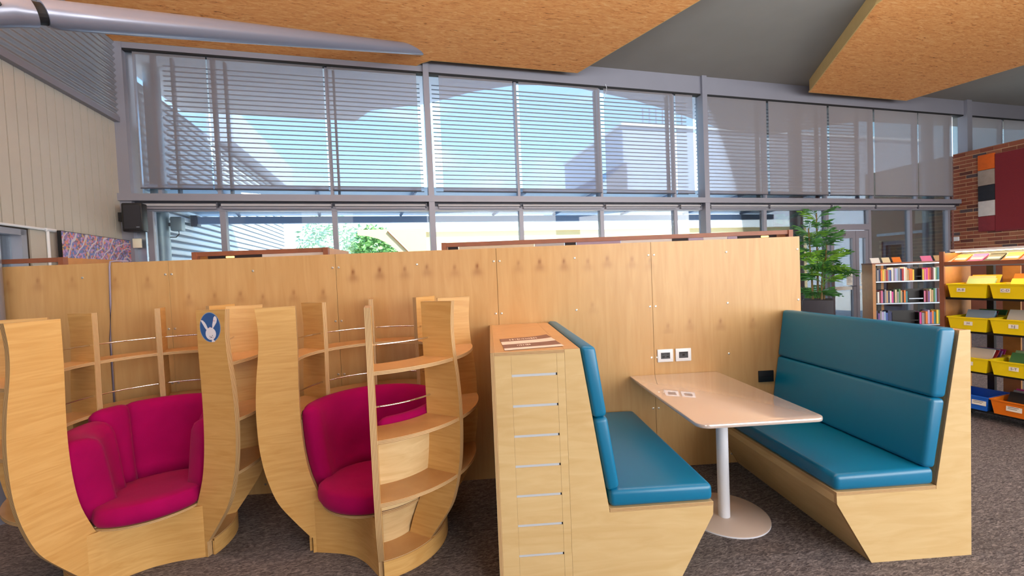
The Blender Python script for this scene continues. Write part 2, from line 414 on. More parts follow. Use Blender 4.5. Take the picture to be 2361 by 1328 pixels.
def text_geo(body, size):
    cu = bpy.data.curves.new('txt', 'FONT'); cu.body = body; cu.size = size; cu.align_x = 'CENTER'; cu.align_y = 'CENTER'; cu.resolution_u = 2; cu.extrude = .0006
    o = bpy.data.objects.new('txt', cu); C.objects.link(o)
    bpy.context.view_layer.update()
    me = bpy.data.meshes.new_from_object(o.evaluated_get(bpy.context.evaluated_depsgraph_get()))
    V = [tuple(v.co) for v in me.vertices]; Fc = [tuple(p.vertices) for p in me.polygons]
    bpy.data.objects.remove(o); bpy.data.curves.remove(cu); bpy.data.meshes.remove(me)
    return V, Fc
def bframe(s, n, z=0.0):
    """placement matrix: local x along the window wall, local y towards the outside, z up"""
    return Matrix.Translation(BW(s, n, z)) @ Matrix.Rotation(TH, 4, 'Z')
ORD = ['first', 'second', 'third', 'fourth', 'fifth', 'sixth', 'seventh', 'eighth', 'ninth', 'tenth', 'eleventh', 'twelfth', 'thirteenth', 'fourteenth',
       'fifteenth', 'sixteenth', 'seventeenth', 'eighteenth', 'nineteenth', 'twentieth', 'twenty-first', 'twenty-second', 'twenty-third', 'twenty-fourth', 'twenty-fifth', 'twenty-sixth', 'twenty-seventh', 'twenty-eighth', 'twenty-ninth', 'thirtieth']

# ================================================================== SETTING
def bmk(name, geo, mats, parent, **k): return mk(name, geo, mats, parent, **k)
SW, SE = -5.17, 17.0
floor = struct(mk('floor', box(SW-.3, SE, -13.2, .05, -.12, 0), 'carpet', mw=bframe(0, 0)))
ceil = struct(mk('ceiling', box(SW-.3, SE, -13.4, .1, 5.2, 5.32), 'ceiling_grey', mw=bframe(0, 0)))
plain('wall_paint', lin(196, 188, 176), .8)
struct(mk('wall_back', box(SW-.3, SE, -13.45, -13.25, 0, 5.2), 'wall_paint', mw=bframe(0, 0)))
struct(mk('wall_far', box(SE, SE+.2, -13.4, .1, 0, 5.2), 'wall_paint', mw=bframe(0, 0)))

# left wall: backing with a window opening, vertical boards, corrugated band above
wl = sempty('wall_left', loc=BW(SW, 0, 0), rotz=TH)     # local x = s-SW, local y = -n
mk('backing', cat(box(-.22, -.012, -13.2, .0, 3.86, 5.2), box(-.22, -.012, -13.2, 0, 2.22, 3.86), box(-.22, -.012, -1.66, 0, 0, 2.22),
                  box(-.22, -.012, -13.2, -3.2, 0, 2.22), box(-.22, -.012, -3.2, -1.66, 0, .9)), 'board_gap', wl)
pk = None
for i in range(36):
    y0 = -.10-.13*i
    if pk is None: pk = mk('plank', box(-.012, .006, -.116, 0, 2.265, 3.87), 'board_beige', wl, loc=(0, y0, 0))
    else: inst(pk, wl, (0, y0, 0))
mk('corner_board', box(-.012, .004, -.098, 0, 0, 3.87), 'board_beige', wl)
mk('lower_lining', box(-.012, .004, -1.60, -.1, 0, 2.262), 'board_beige', wl)
def corrug(y0, y1, z0, z1, per=.076, amp=.010, seg=8, x=0.0):
    n = int((z1-z0)/per*seg); V = []; F = []
    for i in range(n+1):
        z = z0+(z1-z0)*i/n; xx = x+amp*math.sin(2*math.pi*(z-z0)/per)
        V += [(xx, y0, z), (xx, y1, z)]
        if i: F.append((2*i-2, 2*i-1, 2*i+1, 2*i))
    return V, F
plain('corrugated_in', lin(158, 160, 166), .35, .55)
plain('corrugated_out', lin(206, 211, 214), .5, .1)
mk('corrugated_band', corrug(-5.2, -.04, 3.93, 5.2, x=.05, amp=.014), 'corrugated_in', wl, smooth=True)
mk('corrugated_flashing', box(-.01, .075, -5.2, -.02, 3.86, 3.93), 'metal_grey', wl)
w4 = mk('window_frame', cat(box(-.14, .012, -3.2, -1.66, 2.165, 2.225), box(-.14, .012, -3.2, -1.66, .9, .96), box(-.14, .012, -1.72, -1.655, .9, 2.225), box(-.14, .012, -3.25, -3.19, .9, 2.225)), 'metal_grey', wl)
mk('pane', box(-.08, -.072, -3.19, -1.72, .96, 2.165), 'glass', w4)
plain('white_brick', lin(214, 220, 224), .8, noise=.08, nscale=8)
ow = struct(mk('wall_neighbour', box(-3.6, -3.4, -9, 2, 0, 4), 'white_brick', mw=bframe(SW, 0)), 'pale neighbouring wall seen through the window on the left', 'wall')

# white conduit along the left wall
cd = thing('conduit', 'white electrical conduit elbow on left wall beside the window head', 'conduit', BW(SW, 1.4, 2.255), TH)
mk('pipe', tube([(.022, -2.2, -.02), (.022, -.03, 0.0)], .014), 'white_plastic', cd)
mk('drop_pipe', tube([(.022, 0, -.01), (.022, .0, -1.5)], .014), 'white_plastic', cd)
mk('junction_clip', tube([(.022, -.03, 0), (.024, .1, .0)], .02), 'white_plastic', cd)

# window wall
UM = [-3.99, -2.47, .52, 2.08, 3.61, 5.73, 7.30, 8.62, 9.95]
def bar(s0, s1, z0, z1, n0, n1): return box(s0, s1, -n1, -n0, z0, z1)     # n0 outer .. n1 inner
def bay(nm, s0, s1, lower, upper, lowdoor=None):
    w = sempty(nm, loc=BW(0, 0, 0), rotz=TH)
    edges = [s0]+upper+[s1]
    for a in upper: mk('mullion', bar(a-.022, a+.022, 2.9, 4.9, -.05, .03), 'metal_grey', w)
    for a, b in zip(edges, edges[1:]): mk('pane', box(a+.02, b-.02, .006, .012, 2.92, 4.9), 'glass', w)
    if lower is not None:
        le = [s0]+lower+[s1]
        for a in lower: mk('mullion', bar(a-.036, a+.036, 0, 2.7, -.06, .04), 'metal_grey', w)
        for a, b in zip(le, le[1:]):
            z0 = .1
            if lowdoor and abs(a-lowdoor[0]) < .02: z0 = 2.34
            mk('pane', box(a+.036, b-.036, .006, .012, z0, 2.68), 'glass', w)
            if z0 < 1: mk('bottom_rail', bar(a+.03, b-.03, 0, .12, -.05, .03), 'metal_grey', w)
        mk('head_rail', bar(s0, s1, 2.665, 2.735, -.06, .05), 'metal_grey', w)
        mk('recess', bar(s0, s1, 2.735, 2.81, -.06, .02), 'metal_dark', w)
        mk('transom', bar(s0, s1, 2.795, 2.893, -.08, .15), 'metal_grey', w)
    mk('header', bar(s0, s1, 4.872, 5.2, -.06, .092), 'metal_grey', w)
    mk('blind_slot', bar(s0, s1, 4.845, 4.872, -.01, .088), 'slot_black', w)
    return w
b1 = bay('window_1', SW, -.975, [-4.86, -3.965, -2.455], [-4.72, -3.99, -2.47])
b2 = bay('window_2', -.975, 4.24, [.54, 2.06, 3.60], [.52, 2.08, 3.61])
b3 = bay('window_3', 4.24, 11.19, [5.68, 7.30, 8.50, 9.74, 10.97], [5.73, 7.30, 8.62, 9.95, 11.0], lowdoor=(7.30, 8.5))
b4 = bay('window_4', 11.19, 16.9, None, [12.85, 14.4])
mk('post', bar(-5.17, -5.03, 0, 4.97, -.1, .10), 'metal_grey', b1)
mk('flange', bar(-5.03, -4.93, 0, 4.9, -.02, .02), 'alu', b1)
mk('post', bar(-1.02, -.93, 0, 5.2, -.06, .14), 'metal_grey', b2)
mk('post', bar(4.185, 4.29, 0, 5.2, -.06, .14), 'metal_grey', b3)
mk('post', bar(11.40, 11.56, 0, 5.2, -.02, .16), 'metal_grey', b4)

plain('tube_pale', lin(176, 176, 182), .4)
# roller blinds: screen-fabric ones drawn on the upper lights
BL = [(-4.93, -4.055), (-4.035, -2.51), (-2.45, -1.125), (-.77, .47), (.575, 2.065), (2.16, 3.585), (3.645, 4.02), (4.305, 5.745), (5.80, 7.315), (7.37, 8.60), (8.65, 9.95), (9.975, 11.06), (11.62, 12.78), (12.86, 14.3)]
for i, (a, b) in enumerate(BL):
    t = thing('roller_blind', 'lowered grey screen roller blind, %s from the left along the upper windows' % ORD[i], 'blind', BW(a, .06, 2.975), TH, 'lowered blinds on the upper windows')
    w = b-a
    mk('fabric', ([(0, 0, .012), (w, 0, .012), (w, 0, 1.89), (0, 0, 1.89)], [(0, 1, 2, 3)]), 'screen_fabric', t)
    mk('bottom_bar', tube([(0, 0, .006), (w, 0, .006)], .009, 8), 'metal_dark', t)
    mk('roller', tube([(0, -.0, 1.90), (w, -.0, 1.90)], .012, 8), 'metal_dark', t)
LB = [(-4.92, -4.0), (-3.965, -2.47), (-2.44, -1.06), (-.88, .52), (.55, 2.07), (2.10, 3.62), (3.66, 4.12), (4.33, 5.71), (5.74, 7.33), (7.36, 8.58), (8.61, 9.86), (9.89, 11.05)]
for i, (a, b) in enumerate(LB):
    t = thing('roller_blind', 'rolled-up grey roller blind under the transom, %s from the left above lower windows' % ORD[i], 'blind', BW(a, .085, 2.745), TH, 'rolled-up blinds under the transom')
    w = b-a
    mk('roller', tube([(0.01, 0, 0), (w-.01, 0, 0)], .022, 12), 'tube_pale', t, smooth='auto')
    mk('bottom_bar', box(.02, w-.02, -.008, .008, -.055, -.028), 'metal_grey', t)
    mk('bracket', box(w-.012, w+.004, -.03, .05, -.03, .03), 'metal_dark', t)
# dangling blind chain
ch = thing('blind_cord', 'thin pale cord hanging at head of upper window', 'cord', BW(2.12, .075, 4.9), TH)
mk('cord_strand', tube([(.06, -.03, 0), (.085, -.03, -.06), (.06, -.03, -.18), (.02, -.03, -.28)], .005, 6), 'white_plastic', ch)

# door in the third bay
dr = sempty('door_1', loc=BW(0, 0, 0), rotz=TH)
mk('door_head', bar(7.30, 8.5, 2.235, 2.36, -.06, .05), 'metal_grey', dr)
def leaf(a, b, nm, hand):
    f = mk('leaf', cat(bar(a, a+.085, .02, 2.225, -.03, .03), bar(b-.085, b, .02, 2.225, -.03, .03), bar(a+.085, b-.085, 2.06, 2.225, -.03, .03), bar(a+.085, b-.085, .02, .26, -.03, .03)), 'metal_grey', dr)
    mk('pane', box(a+.08, b-.08, -.003, .003, .25, 2.07), 'glass', f)
    mk('vision_strip', box(a+.08, b-.08, -.006, -.0035, .94, 1.02), 'paper_white', f)
    return f
l1 = leaf(7.40, 8.09, 'a', 1); l2 = leaf(8.10, 8.46, 'b', 0)
mk('lever_handle', cat(tube([BW(0, 0) - BW(0, 0) + Vector((8.04, -.03, 1.02)), Vector((8.04, -.07, 1.02)), Vector((7.90, -.07, 1.02))], .01, 8)), 'alu', l1)
mk('closer', bar(7.46, 7.75, 2.11, 2.17, .03, .08), 'alu', l1)
for k, (a, ln) in enumerate(((7.80, 'left'), (8.20, 'right'))):
    p = tag(mk('notice', cat(box(0, .17, -.004, 0, 0, .27)), 'paper_white', mw=bframe(a, .036, 1.04)), 'white paper notice taped inside glass door, %s of the two' % ln, 'notice', 'notices on the glass door')
    mk('print', cat(*[box(.02, .13+.02*((j*7) % 3)/2, -.0052, -.0042, .22-.03*j, .228-.03*j) for j in range(6)]), 'ink', p)

# brick wall on the right with single bricks where they can be told apart
wr = sempty('wall_right', loc=BW(11.19, 0, 0), rotz=TH)
mk('mortar_backing', box(.012, .23, -5.0, 0, 1.45, 3.94), 'mortar', wr)
plain('brick_low', lin(132, 76, 56), .9, noise=.25, nscale=6)
mk('lower_brickwork', box(0, .23, -5.0, 0, 0, 1.45), 'brick_low', wr)
mk('far_brickwork', box(0, .2, -5.0, -1.62, 1.45, 3.94), 'brick_low', wr)
bms = []
for m in range(5):
    o = mk('brick', box(0, .10, -.222, 0, 0, .070), 'brick_%d' % m, wr); bms.append(o); o.location = (0, -.0, 1.455)
first = [True]*5
for c_ in range(29):
    z = 1.455+.0862*c_
    y = 0.0; k = 0
    while y > -1.55:
        L_ = .226 if not (k == 0 and c_ % 2) else .108
        m = R.choices(range(5), (5, 4, 2, 3, 1.6))[0]
        if first[m] and L_ == .226: o = bms[m]; first[m] = False
        else: o = inst(bms[m], wr, name='brick')
        o.location = (R.uniform(-.003, .003), y, z); o.scale = (1, L_/.226, 1)
        y -= L_+.013; k += 1
mk('coping', box(-.004, .24, -5.0, 0, 3.94, 3.962), 'brick_3', wr)

# wall hanging on the brick wall
ht = thing('textile_panel', 'large dark red felt wall hanging on the brick wall', 'wall hanging', BW(11.185, .745, 2.08), TH)
mk('cloth', box(-.03, 0, -1.6, 0, 0, 1.69), 'felt_red', ht)
mk('cloth_hem', box(-.034, -.029, -1.6, 0, 0, .03), 'art_maroon', ht)
ap = thing('square_panel_strip', 'vertical strip of five square felt panels beside the red hanging', 'wall hanging', BW(11.185, .455, 2.10), TH)
for k, m in enumerate(('art_maroon', 'art_white', 'art_black', 'art_grey', 'art_orange')):
    bevel(mk('square', box(-.028, 0, -.285, 0, .342*k, .342*k+.336), m, ap), .008)
tag(bevel(mk('wall_switch', box(-.03, 0, -.05, .05, -.05, .05), 'white_plastic', mw=bframe(11.185, .06, 1.98)), .008), 'small white square sensor on brick wall near the window corner', 'sensor')

# strawboard ceiling rafts
def raft(nm, poly, label):
    t = thing(nm, label, 'ceiling panel', BW(0, 0, 0), TH)
    pl_ = [(s, -n) for s, n in poly]
    g = prism(pl_, 4.95, 5.197, 'z')
    fm = [0, 1]+[1]*len(poly)
    o = mk('board', g, ['strawboard', 'straw_edge'], t, fm=fm); fixn(o)
    for p in o.data.polygons: p.material_index = 0 if p.normal.z < -.5 else 1
    ar = sum(pl_[i][0]*pl_[i-1][1]-pl_[i-1][0]*pl_[i][1] for i in range(len(pl_))); sg = 1 if ar < 0 else -1
    off = []
    for i in range(len(pl_)):
        a, b, c_ = Vector(pl_[i-1]), Vector(pl_[i]), Vector(pl_[(i+1) % len(pl_)])
        n1 = Vector(((b-a).y, -(b-a).x)).normalized()*sg; n2 = Vector(((c_-b).y, -(c_-b).x)).normalized()*sg
        m_ = (n1+n2).normalized(); off.append(tuple(b+m_*.014/max(.4, m_.dot(n1))))
    fixn(mk('edge_trim', prism(off, 4.952, 4.975, 'z'), 'straw_edge', t))
    return t
raft('ceiling_raft', [(-5.12, .10), (-1.12, .10), (-1.04, .20), (-.90, .31), (1.55, .318), (2.32, 2.41), (3.3, 5.1), (2.2, 8.2), (-5.12, 8.2)], 'large orange strawboard ceiling raft over the curved reading pods')
raft('ceiling_raft', [(6.52, .347), (9.15, .357), (9.75, 3.2), (10.4, 6.2), (6.6, 6.6), (4.40, 4.3), (4.76, 2.79)], 'angular orange strawboard ceiling raft at the right above bookshelves')

# tree-column at the left with a raking strut into the ceiling raft
st = thing('strut_column', 'grey steel column with a long raking strut rising to the ceiling raft', 'column', (-3.55, -.135, 0))
o0 = Vector((-3.55, -.135, 0))
mk('column', tube([(0, 0, 0), (0, 0, 3.45)], .105, 24), 'steel_paint', st, smooth='auto')
Lp = Vector((-3.299, .093, 3.617))-o0; Ep = Vector((-1.048, 3.176, 4.95))-o0; dr_ = (Ep-Lp).normalized()
mk('strut', tube([Lp+dr_*.06, Lp+dr_*.11, Lp+dr_*.4, Lp.lerp(Ep, .3), Lp.lerp(Ep, .65), Ep+dr_*.25], [.088, .101, .102, .099, .087, .073], 28), 'steel_paint', st, smooth='auto')
mk('pin_plate', tube([Lp-dr_*.02, Lp+dr_*.07], .075, 20), 'slot_black', st)
nd = mk('node_casting', tube([Vector((0, 0, 3.38)), Vector((.03, .02, 3.50)), Lp-dr_*.10, Lp], [.11, .11, .104, .098], 24), 'steel_paint', st, smooth='auto')
bl_ = [mk('bolt', tube([Lp-dr_*q+Vector((.05, -.06, .0)), Lp-dr_*q+Vector((.066, -.08, .0))], .016, 8), 'black_metal', st) for q in (.16, .24)]

for i_, p_ in enumerate(FILL_AT):  # invented housings and wires, modelled out of view around the added fill lights
    t = thing('added_pendant', 'unseen pendant housing added for fill light, %s of three above the booth side' % ('left', 'middle', 'right')[i_], 'lamp', (p_[0], p_[1], p_[2]-.03), rad(11), 'added fill pendants')
    fixn(mk('housing', prism([(-.12, .02), (-.09, -.05), (.09, -.05), (.12, .02), (.10, .0), (-.10, .0)], -1.5, 1.5, 'x'), 'steel_paint', t))
    for q_ in (-1.2, 1.2): mk('wire', tube([(q_, 0, 0), (q_, 0, 1.25)], .003, 6), 'alu', t)
# speaker, thermostat, painting
sp_ = thing('wall_speaker', 'black loudspeaker bracketed to the corner post by the windows', 'speaker', BW(-4.93, .16, 2.36), TH)
bevel(mk('cabinet', prism([(-.13, 0), (.10, 0), (.13, -.06), (.13, -.18), (-.09, -.18), (-.13, -.12)], 0, .37, 'z'), 'black_plastic', sp_), .012)
mk('grille', box(-.075, .115, -.186, -.178, .03, .34), 'dark_plastic', sp_)
mk('badge', box(.06, .095, -.189, -.186, .045, .053), 'alu', sp_)
mk('bracket', box(-.19, -.10, -.08, -.02, .14, .26), 'black_metal', sp_)
tag(bevel(mk('thermostat', box(-.05, .05, -.035, 0, 0, .13), 'beige_box', mw=bframe(-4.98, .11, 2.15)), .01), 'small cream control box below the black speaker', 'sensor')
pt = thing('dot_painting', 'long purple and blue dotted painting leaning at the left wall', 'painting', BW(SW+.06, .06, 1.55), TH)
mk('canvas', box(0, .035, -1.26, 0, 0, .70), 'dot_painting', pt)
mk('frame_edge', cat(box(-.004, .030, -1.268, -1.26, 0, .705), box(-.004, .03, -1.268, 0, .70, .706)), 'slot_black', pt)

# ================================================================== OUTDOORS
struct(mk('ground', box(-40, 60, .06, 70, -.2, -.03), 'concrete', mw=bframe(0, 0)), 'pale paved courtyard outside the windows', 'ground')
ev = [(SE, 0), (SE, .7), (9.4, .9), (8.0, 2.1), (6.33, 1.88), (4.24, 1.01), (2.95, .574), (1.9, .33), (1.3, .27), (.66, .364), (-.06, .756), (-.85, 1.44), (-1.93, 1.934), (-2.28, 2.59), (-5.4, 2.52), (-5.4, 0)]
struct(fixn(mk('roof_eave', prism(ev, 4.955, 5.25, 'z'), 'eave_grey', mw=bframe(0, .06))), 'grey roof overhang outside the upper windows', 'roof')
we = sempty('wall_outside_left', 'pale corrugated metal wall running out from the left window corner', 'wall', BW(SW, -.05, 0), TH)
plain('rib_gap', lin(120, 128, 140), .7)
mk('backing', box(-.10, -.05, .05, 8.7, 0, 4.72), 'rib_gap', we)
rb = None
for i_ in range(39):
    if rb is None: rb = mk('rib', prism([(-.05, 0), (-.02, .0), (.0, .02), (.0, .06), (-.02, .078), (-.05, .078)], .05, 8.7, 'y'), 'corrugated_out', we)
    else: inst(rb, we, (0, 0, .12*i_))
mk('fascia', box(-.2, .30, 3.4, 8.8, 4.72, 5.5), 'grey_wall', we)
mk('corner_trim', box(-.06, .05, 8.68, 8.78, 0, 4.72), 'white_wall', we)
wo = sempty('wall_outside_right', 'brick wall continuing outside beyond the glass at right', 'wall', BW(11.19, 0, 0), TH)
mk('brickwork', cat(box(0, .23, .1, 1.02, 0, 3.96), box(0, .23, 1.56, 1.95, 0, 3.96), box(0, .23, 1.02, 1.56, 2.06, 3.96)), 'brick_far', wo)
mk('lintel', box(-.03, .1, .55, 1.66, 2.20, 2.27), 'white_wall', wo)
do = mk('door', cat(box(.03, .10, 1.02, 1.10, 0, 2.06), box(.03, .1, 1.48, 1.56, 0, 2.06), box(.03, .1, 1.10, 1.48, 1.95, 2.06), box(.03, .1, 1.10, 1.48, 0, .3)), 'metal_grey', wo)
mk('pane', box(.06, .066, 1.10, 1.48, .3, 1.95), 'glass', do)
mk('door_backing', box(.20, .21, 1.02, 1.56, 0, 2.06), 'metal_dark', wo)
# sun louvres, one frame per bay
for k, (a, b, nm) in enumerate(((-4.72, -1.06, 'left'), (-.86, 4.12, 'middle'), (4.34, 8.62, 'right'))):
    t = thing('sun_louvre', 'rack of thin horizontal sun louvre blades outside the %s upper windows' % nm, 'louvre', BW(a, -.27, 2.98), TH, 'sun louvre racks outside')
    w = b-a; sl = None
    for j in range(26):
        z = .055+.0715*j
        if sl is None: sl = mk('slat', box(0, w, -.016, .016, -.0065, .0065), 'louvre', t, mw=Matrix.Translation((0, 0, z)) @ Matrix.Rotation(rad(10), 4, 'X'))
        else: inst(sl, t, mw=Matrix.Translation((0, 0, z)) @ Matrix.Rotation(rad(10), 4, 'X'))
    for q in [x for x in (-4.60, -3.92, -2.40, .58, 2.14, 3.68, 5.84, 7.43, 8.58) if a < x < b]:
        mk('post', box(q-a-.015, q-a+.015, -.04, .04, -.1, 1.95), 'louvre', t)
# round galvanised columns
for s_, n_, r_, lb in ((-5.03+.0, -.62, .105, 'galvanised round column outside the left window corner'), (10.93, -.34, .11, 'galvanised round column outside the right end window'), (7.15, -.55, .13, 'pale round column outside behind the potted palm')):
    t = thing('round_column', lb, 'column', BW(s_, n_, -.03), 0, 'round columns under the eave')
    mk('shaft', tube([(0, 0, .02), (0, 0, 4.98)], r_, 20), 'galv', t, smooth='auto')
    mk('base_plate', tube([(0, 0, 0), (0, 0, .02)], r_+.06, 12), 'metal_dark', t)
fl = thing('floodlight', 'grey outdoor floodlight with a drooping cable on the left column', 'floodlight', BW(-4.80, -.62, 2.46), TH)
bevel(mk('housing', box(-.09, .07, -.06, .06, 0, .22), 'galv', fl), .02)
mk('bracket', box(-.16, -.08, -.02, .02, .08, .13), 'metal_dark', fl)
mk('cable', tube([(0, 0, 0), (.0, 0, -.05), (-.04, 0, -.09), (-.12, 0, -.09)], .008, 6), 'black_plastic', fl)
# glazed canopy
cn = thing('canopy', 'blue tinted verandah canopy with a long dark beam outside windows', 'canopy', BW(0, -2.0, 0), TH)
mk('beam', box(-5.12, 8.0, -.05, .05, 2.745, 2.872), 'canopy_beam', cn)
mk('beam_end_bracket', box(-5.16, -5.06, -.08, .08, 2.70, 2.90), 'metal_dark', cn)
rf = None
for q in (-4.4, -3.0, -1.45, .5, 1.9, 3.6, 5.3, 7.0):
    mk('rafter', tube([(q, .02, 2.90), (q+.25, -1.62, 3.06)], .03, 6), 'canopy_beam', cn)
sh = [(-5.1, -1.66, 3.11), (8.0, -1.66, 3.11), (8.0, .18, 2.92), (-5.1, .18, 2.92)]
mk('roof_sheet', (sh+[(x, y, z+.012) for x, y, z in sh], [(0, 1, 2, 3), (7, 6, 5, 4), (0, 4, 5, 1), (1, 5, 6, 2), (2, 6, 7, 3), (3, 7, 4, 0)]), 'poly_sheet', cn)
# buildings across the courtyard
gb = thing('grey_building', 'grey flat-roofed block behind the courtyard with a lower sloping roof', 'building', BW(8.6, -10.5, -.03), TH)
mk('main_block', box(0, 20, 0, 7, 0, 8.2), 'grey_wall', gb)
mk('parapet', box(-.1, 20.1, -.1, 7, 8.2, 8.32), 'white_wall', gb)
fixn(mk('lean_to_roof', prism([(-4.2, 0), (0, 0), (0, 6.5), (-4.2, 3.2)], -.3, 6, 'y'), 'roof_grey', gb))
for q in range(7): mk('railing_post', box(1.2+q*.35, 1.24+q*.35, .2, .24, 8.3, 9.2), 'metal_grey', gb)
cb = thing('cream_building', 'low cream building with white fascia across the courtyard', 'building', BW(-.6, -8.2, -.03), TH)
mk('wall', box(0, 17, 0, .3, 0, 3.25), 'cream_wall', cb)
mk('fascia', box(-.1, 17.1, -.12, .4, 3.25, 3.55), 'white_wall', cb)
for q in range(6):
    f = mk('window', cat(box(1.6+2.6*q, 3.2+2.6*q, -.04, .02, 1.0, 2.9)), 'white_wall', cb)
    mk('pane', box(1.68+2.6*q, 3.12+2.6*q, -.05, -.04, 1.08, 2.82), 'poly_sheet', f)
# curved cream shade arch
sa = thing('shade_arch', 'curved cream shelter edge beside the tree outside', 'shelter', BW(-1.05, -6.0, -.03), TH)
ar = [(-1.6+1.6*math.sin(rad(a)), 1.2+1.75*math.cos(rad(a))) for a in range(0, 91, 10)]
fixn(mk('arch_panel', prism(ar+[(0, 0), (.35, 0), (.35, 3.1), (-1.6, 3.1)], 0, .15, 'y'), 'cream_wall', sa))
mk('arch_rib', tube([(-.75, -.02, 3.05), (.3, -.02, 1.9)], .03, 6), 'timber_oak', sa)
# slide
sl_ = thing('play_slide', 'bright green play slide standing outside the glass door', 'slide', BW(8.55, -1.6, -.03), TH)
fixn(mk('chute', prism([(0, 0), (.55, 0), (.30, .95), (.12, .95)], -.2, .2, 'y'), 'slide_green', sl_))
mk('side_rail', tube([(.02, -.2, 1.0), (.32, -.2, 1.0), (.57, -.2, .05)], .03, 8), 'slide_green', sl_)

def leaf_cloud(n, rx, ry, rz, size, seed):
    rr = random.Random(seed); V = []; F = []
    for i in range(n):
        while True:
            p = Vector((rr.uniform(-1, 1), rr.uniform(-1, 1), rr.uniform(-1, 1)))
            if .35 < p.length < 1: break
        p = Vector((p.x*rx, p.y*ry, p.z*rz)); a = Vector((rr.gauss(0, 1), rr.gauss(0, 1), rr.gauss(0, .6))).normalized()
        b = a.cross(Vector((rr.gauss(0, 1), rr.gauss(0, 1), rr.gauss(0, 1)))).normalized(); s = size*rr.uniform(.6, 1.3)
        k = len(V); V += [p-a*s, p+b*s*.42, p+a*s, p-b*s*.42]; F.append((k, k+1, k+2, k+3))
    return V, F
for i, (s_, n_, z, rx, rz, m, lb) in enumerate(((-4.3, -13.0, 3.0, 1.5, 1.5, 'tree_leaf_pale', 'pale leafy tree outside, left of the two beyond the shelves'), (-2.45, -11.0, 2.5, .95, 1.15, 'tree_leaf', 'greener leafy tree outside beside the cream shade arch'))):
    t = thing('tree', lb, 'tree', BW(s_, n_, -.03), 0, 'trees in the courtyard')
    mk('trunk', tube([(0, 0, 0), (.05, 0, z*.5), (0, .05, z)], [.09, .07, .04], 8), 'bark', t)
    c_ = mk('crown', leaf_cloud(1500, rx, rx, rz, .13, 40+i), m, t); c_.location = (0, 0, z+.25)

# ================================================================== PARTITION
def pix(x, y):
    return fw + r2*((x-1180.5)/F_PX) - u2*((y-664)/F_PX)
def on_y(v, x, y): d = pix(x, y); return CP + d*((v-CP.y)/d.y)
def on_z(v, x, y): d = pix(x, y); return CP + d*((v-CP.z)/d.z)
KN = [(814, 627, 1), (875, 622, 1), (933, 620, .7), (984, 615, .7), (1048, 616, .6), (1100, 613, 1), (1195, 606, .5), (1244, 603, .9), (1300, 602, .8), (1355, 602, .5), (1400, 596, .6), (1457, 597, .5), (1499, 600, .4),
      (435, 684, .55), (495, 681, .5), (554, 677, .6), (606, 684, .55), (677, 674, .6), (745, 673, .6), (18, 653, .5), (87, 647, .6), (166, 644, .4), (265, 645, .5), (340, 644, .5), (1540, 751, .4), (1590, 741, .4), (1661, 740, .6), (1736, 737, .4), (1366, 702, .3)]
KN = [(on_y(0, x, y).x, on_y(0, x, y).z, s) for x, y, s in KN]
pa = thing('plywood_partition', 'long low birch plywood partition behind the pods and booth', 'partition', (0, 0, 0))
PH = 1.772
scw = None
for i in range(5):
    x0 = -3.6+1.2*i
    xs = [x0+.0015+(1.197)*k/100 for k in range(101)]
    zs = [.1*k for k in range(11)]+[1.0+.012*k for k in range(1, 65)]; zs[-1] = PH if zs[-1] > PH-.02 else zs[-1]
    if zs[-1] < PH: zs.append(PH)
    nx = len(xs); V = [(x, 0, z) for z in zs for x in xs]
    Fc = [(j*nx+k, j*nx+k+1, (j+1)*nx+k+1, (j+1)*nx+k) for j in range(len(zs)-1) for k in range(nx-1)]
    nf = len(Fc)
    bv, bf = box(xs[0], xs[-1], 0, .018, 0, PH)
    k0 = len(V); V += bv; Fc += [tuple(q+k0 for q in f) for f in bf if f != (0, 1, 5, 4)]
    pn = mk('panel', (V, Fc), ['ply_wall', 'edge_y'], pa, fm=[0]*nf+[1]*5)
    at = pn.data.attributes.new('knot', 'FLOAT', 'POINT'); vals = []
    near = [q for q in KN if x0-.2 < q[0] < x0+1.4]
    for (x, y, z) in V:
        v = 0
        if z > 1.05 and y == 0:
            for kx, kz, s in near:
                dx, dz = x-kx, z-kz
                if abs(dx) < .16 and abs(dz) < .2:
                    v += s*.8*math.exp(-(dx/.011)**2-(dz/.018)**2)
                    w = .022+.5*max(0, -dz)*.6
                    v += s*.42*math.exp(-(dx/w)**2-((dz+.045)/.030)**2)
                    v += s*.10*math.exp(-((abs(dx)-.35*abs(dz+.0))/.012)**2)*math.exp(-abs(dz)/.08)
        vals.append(min(.9, v))
    at.data.foreach_set('value', vals)
    for zz in (1.672, 1.272, .872, .472, .072):
        for xx in (x0+.022, x0+.6, x0+1.178):
            if scw is None: scw = mk('screw', tube([(0, 0, 0), (0, -.0025, 0), (0, -.004, 0)], [.0085, .0085, .004], 10), 'screw', pn); ob = scw
            else: ob = inst(scw, pn, name='screw')
            ob.location = (xx, 0, zz)
mk('core', box(-3.598, 2.398, .018, .034, 0, PH-.004), 'ply_wall', pa)

# cable hung over the partition
cb_ = thing('cable', 'grey blue cable hanging down the partition behind the left pod', 'cable', (-2.80, 0, 1.775))
mk('lead', tube([(.10, .03, .006), (.03, .012, .010), (.004, -.006, .006), (0, -.009, -.03), (-.012, -.009, -.3), (-.03, -.009, -.56), (-.033, -.009, -1.2)], .006, 8), 'cord', cb_, smooth=True)

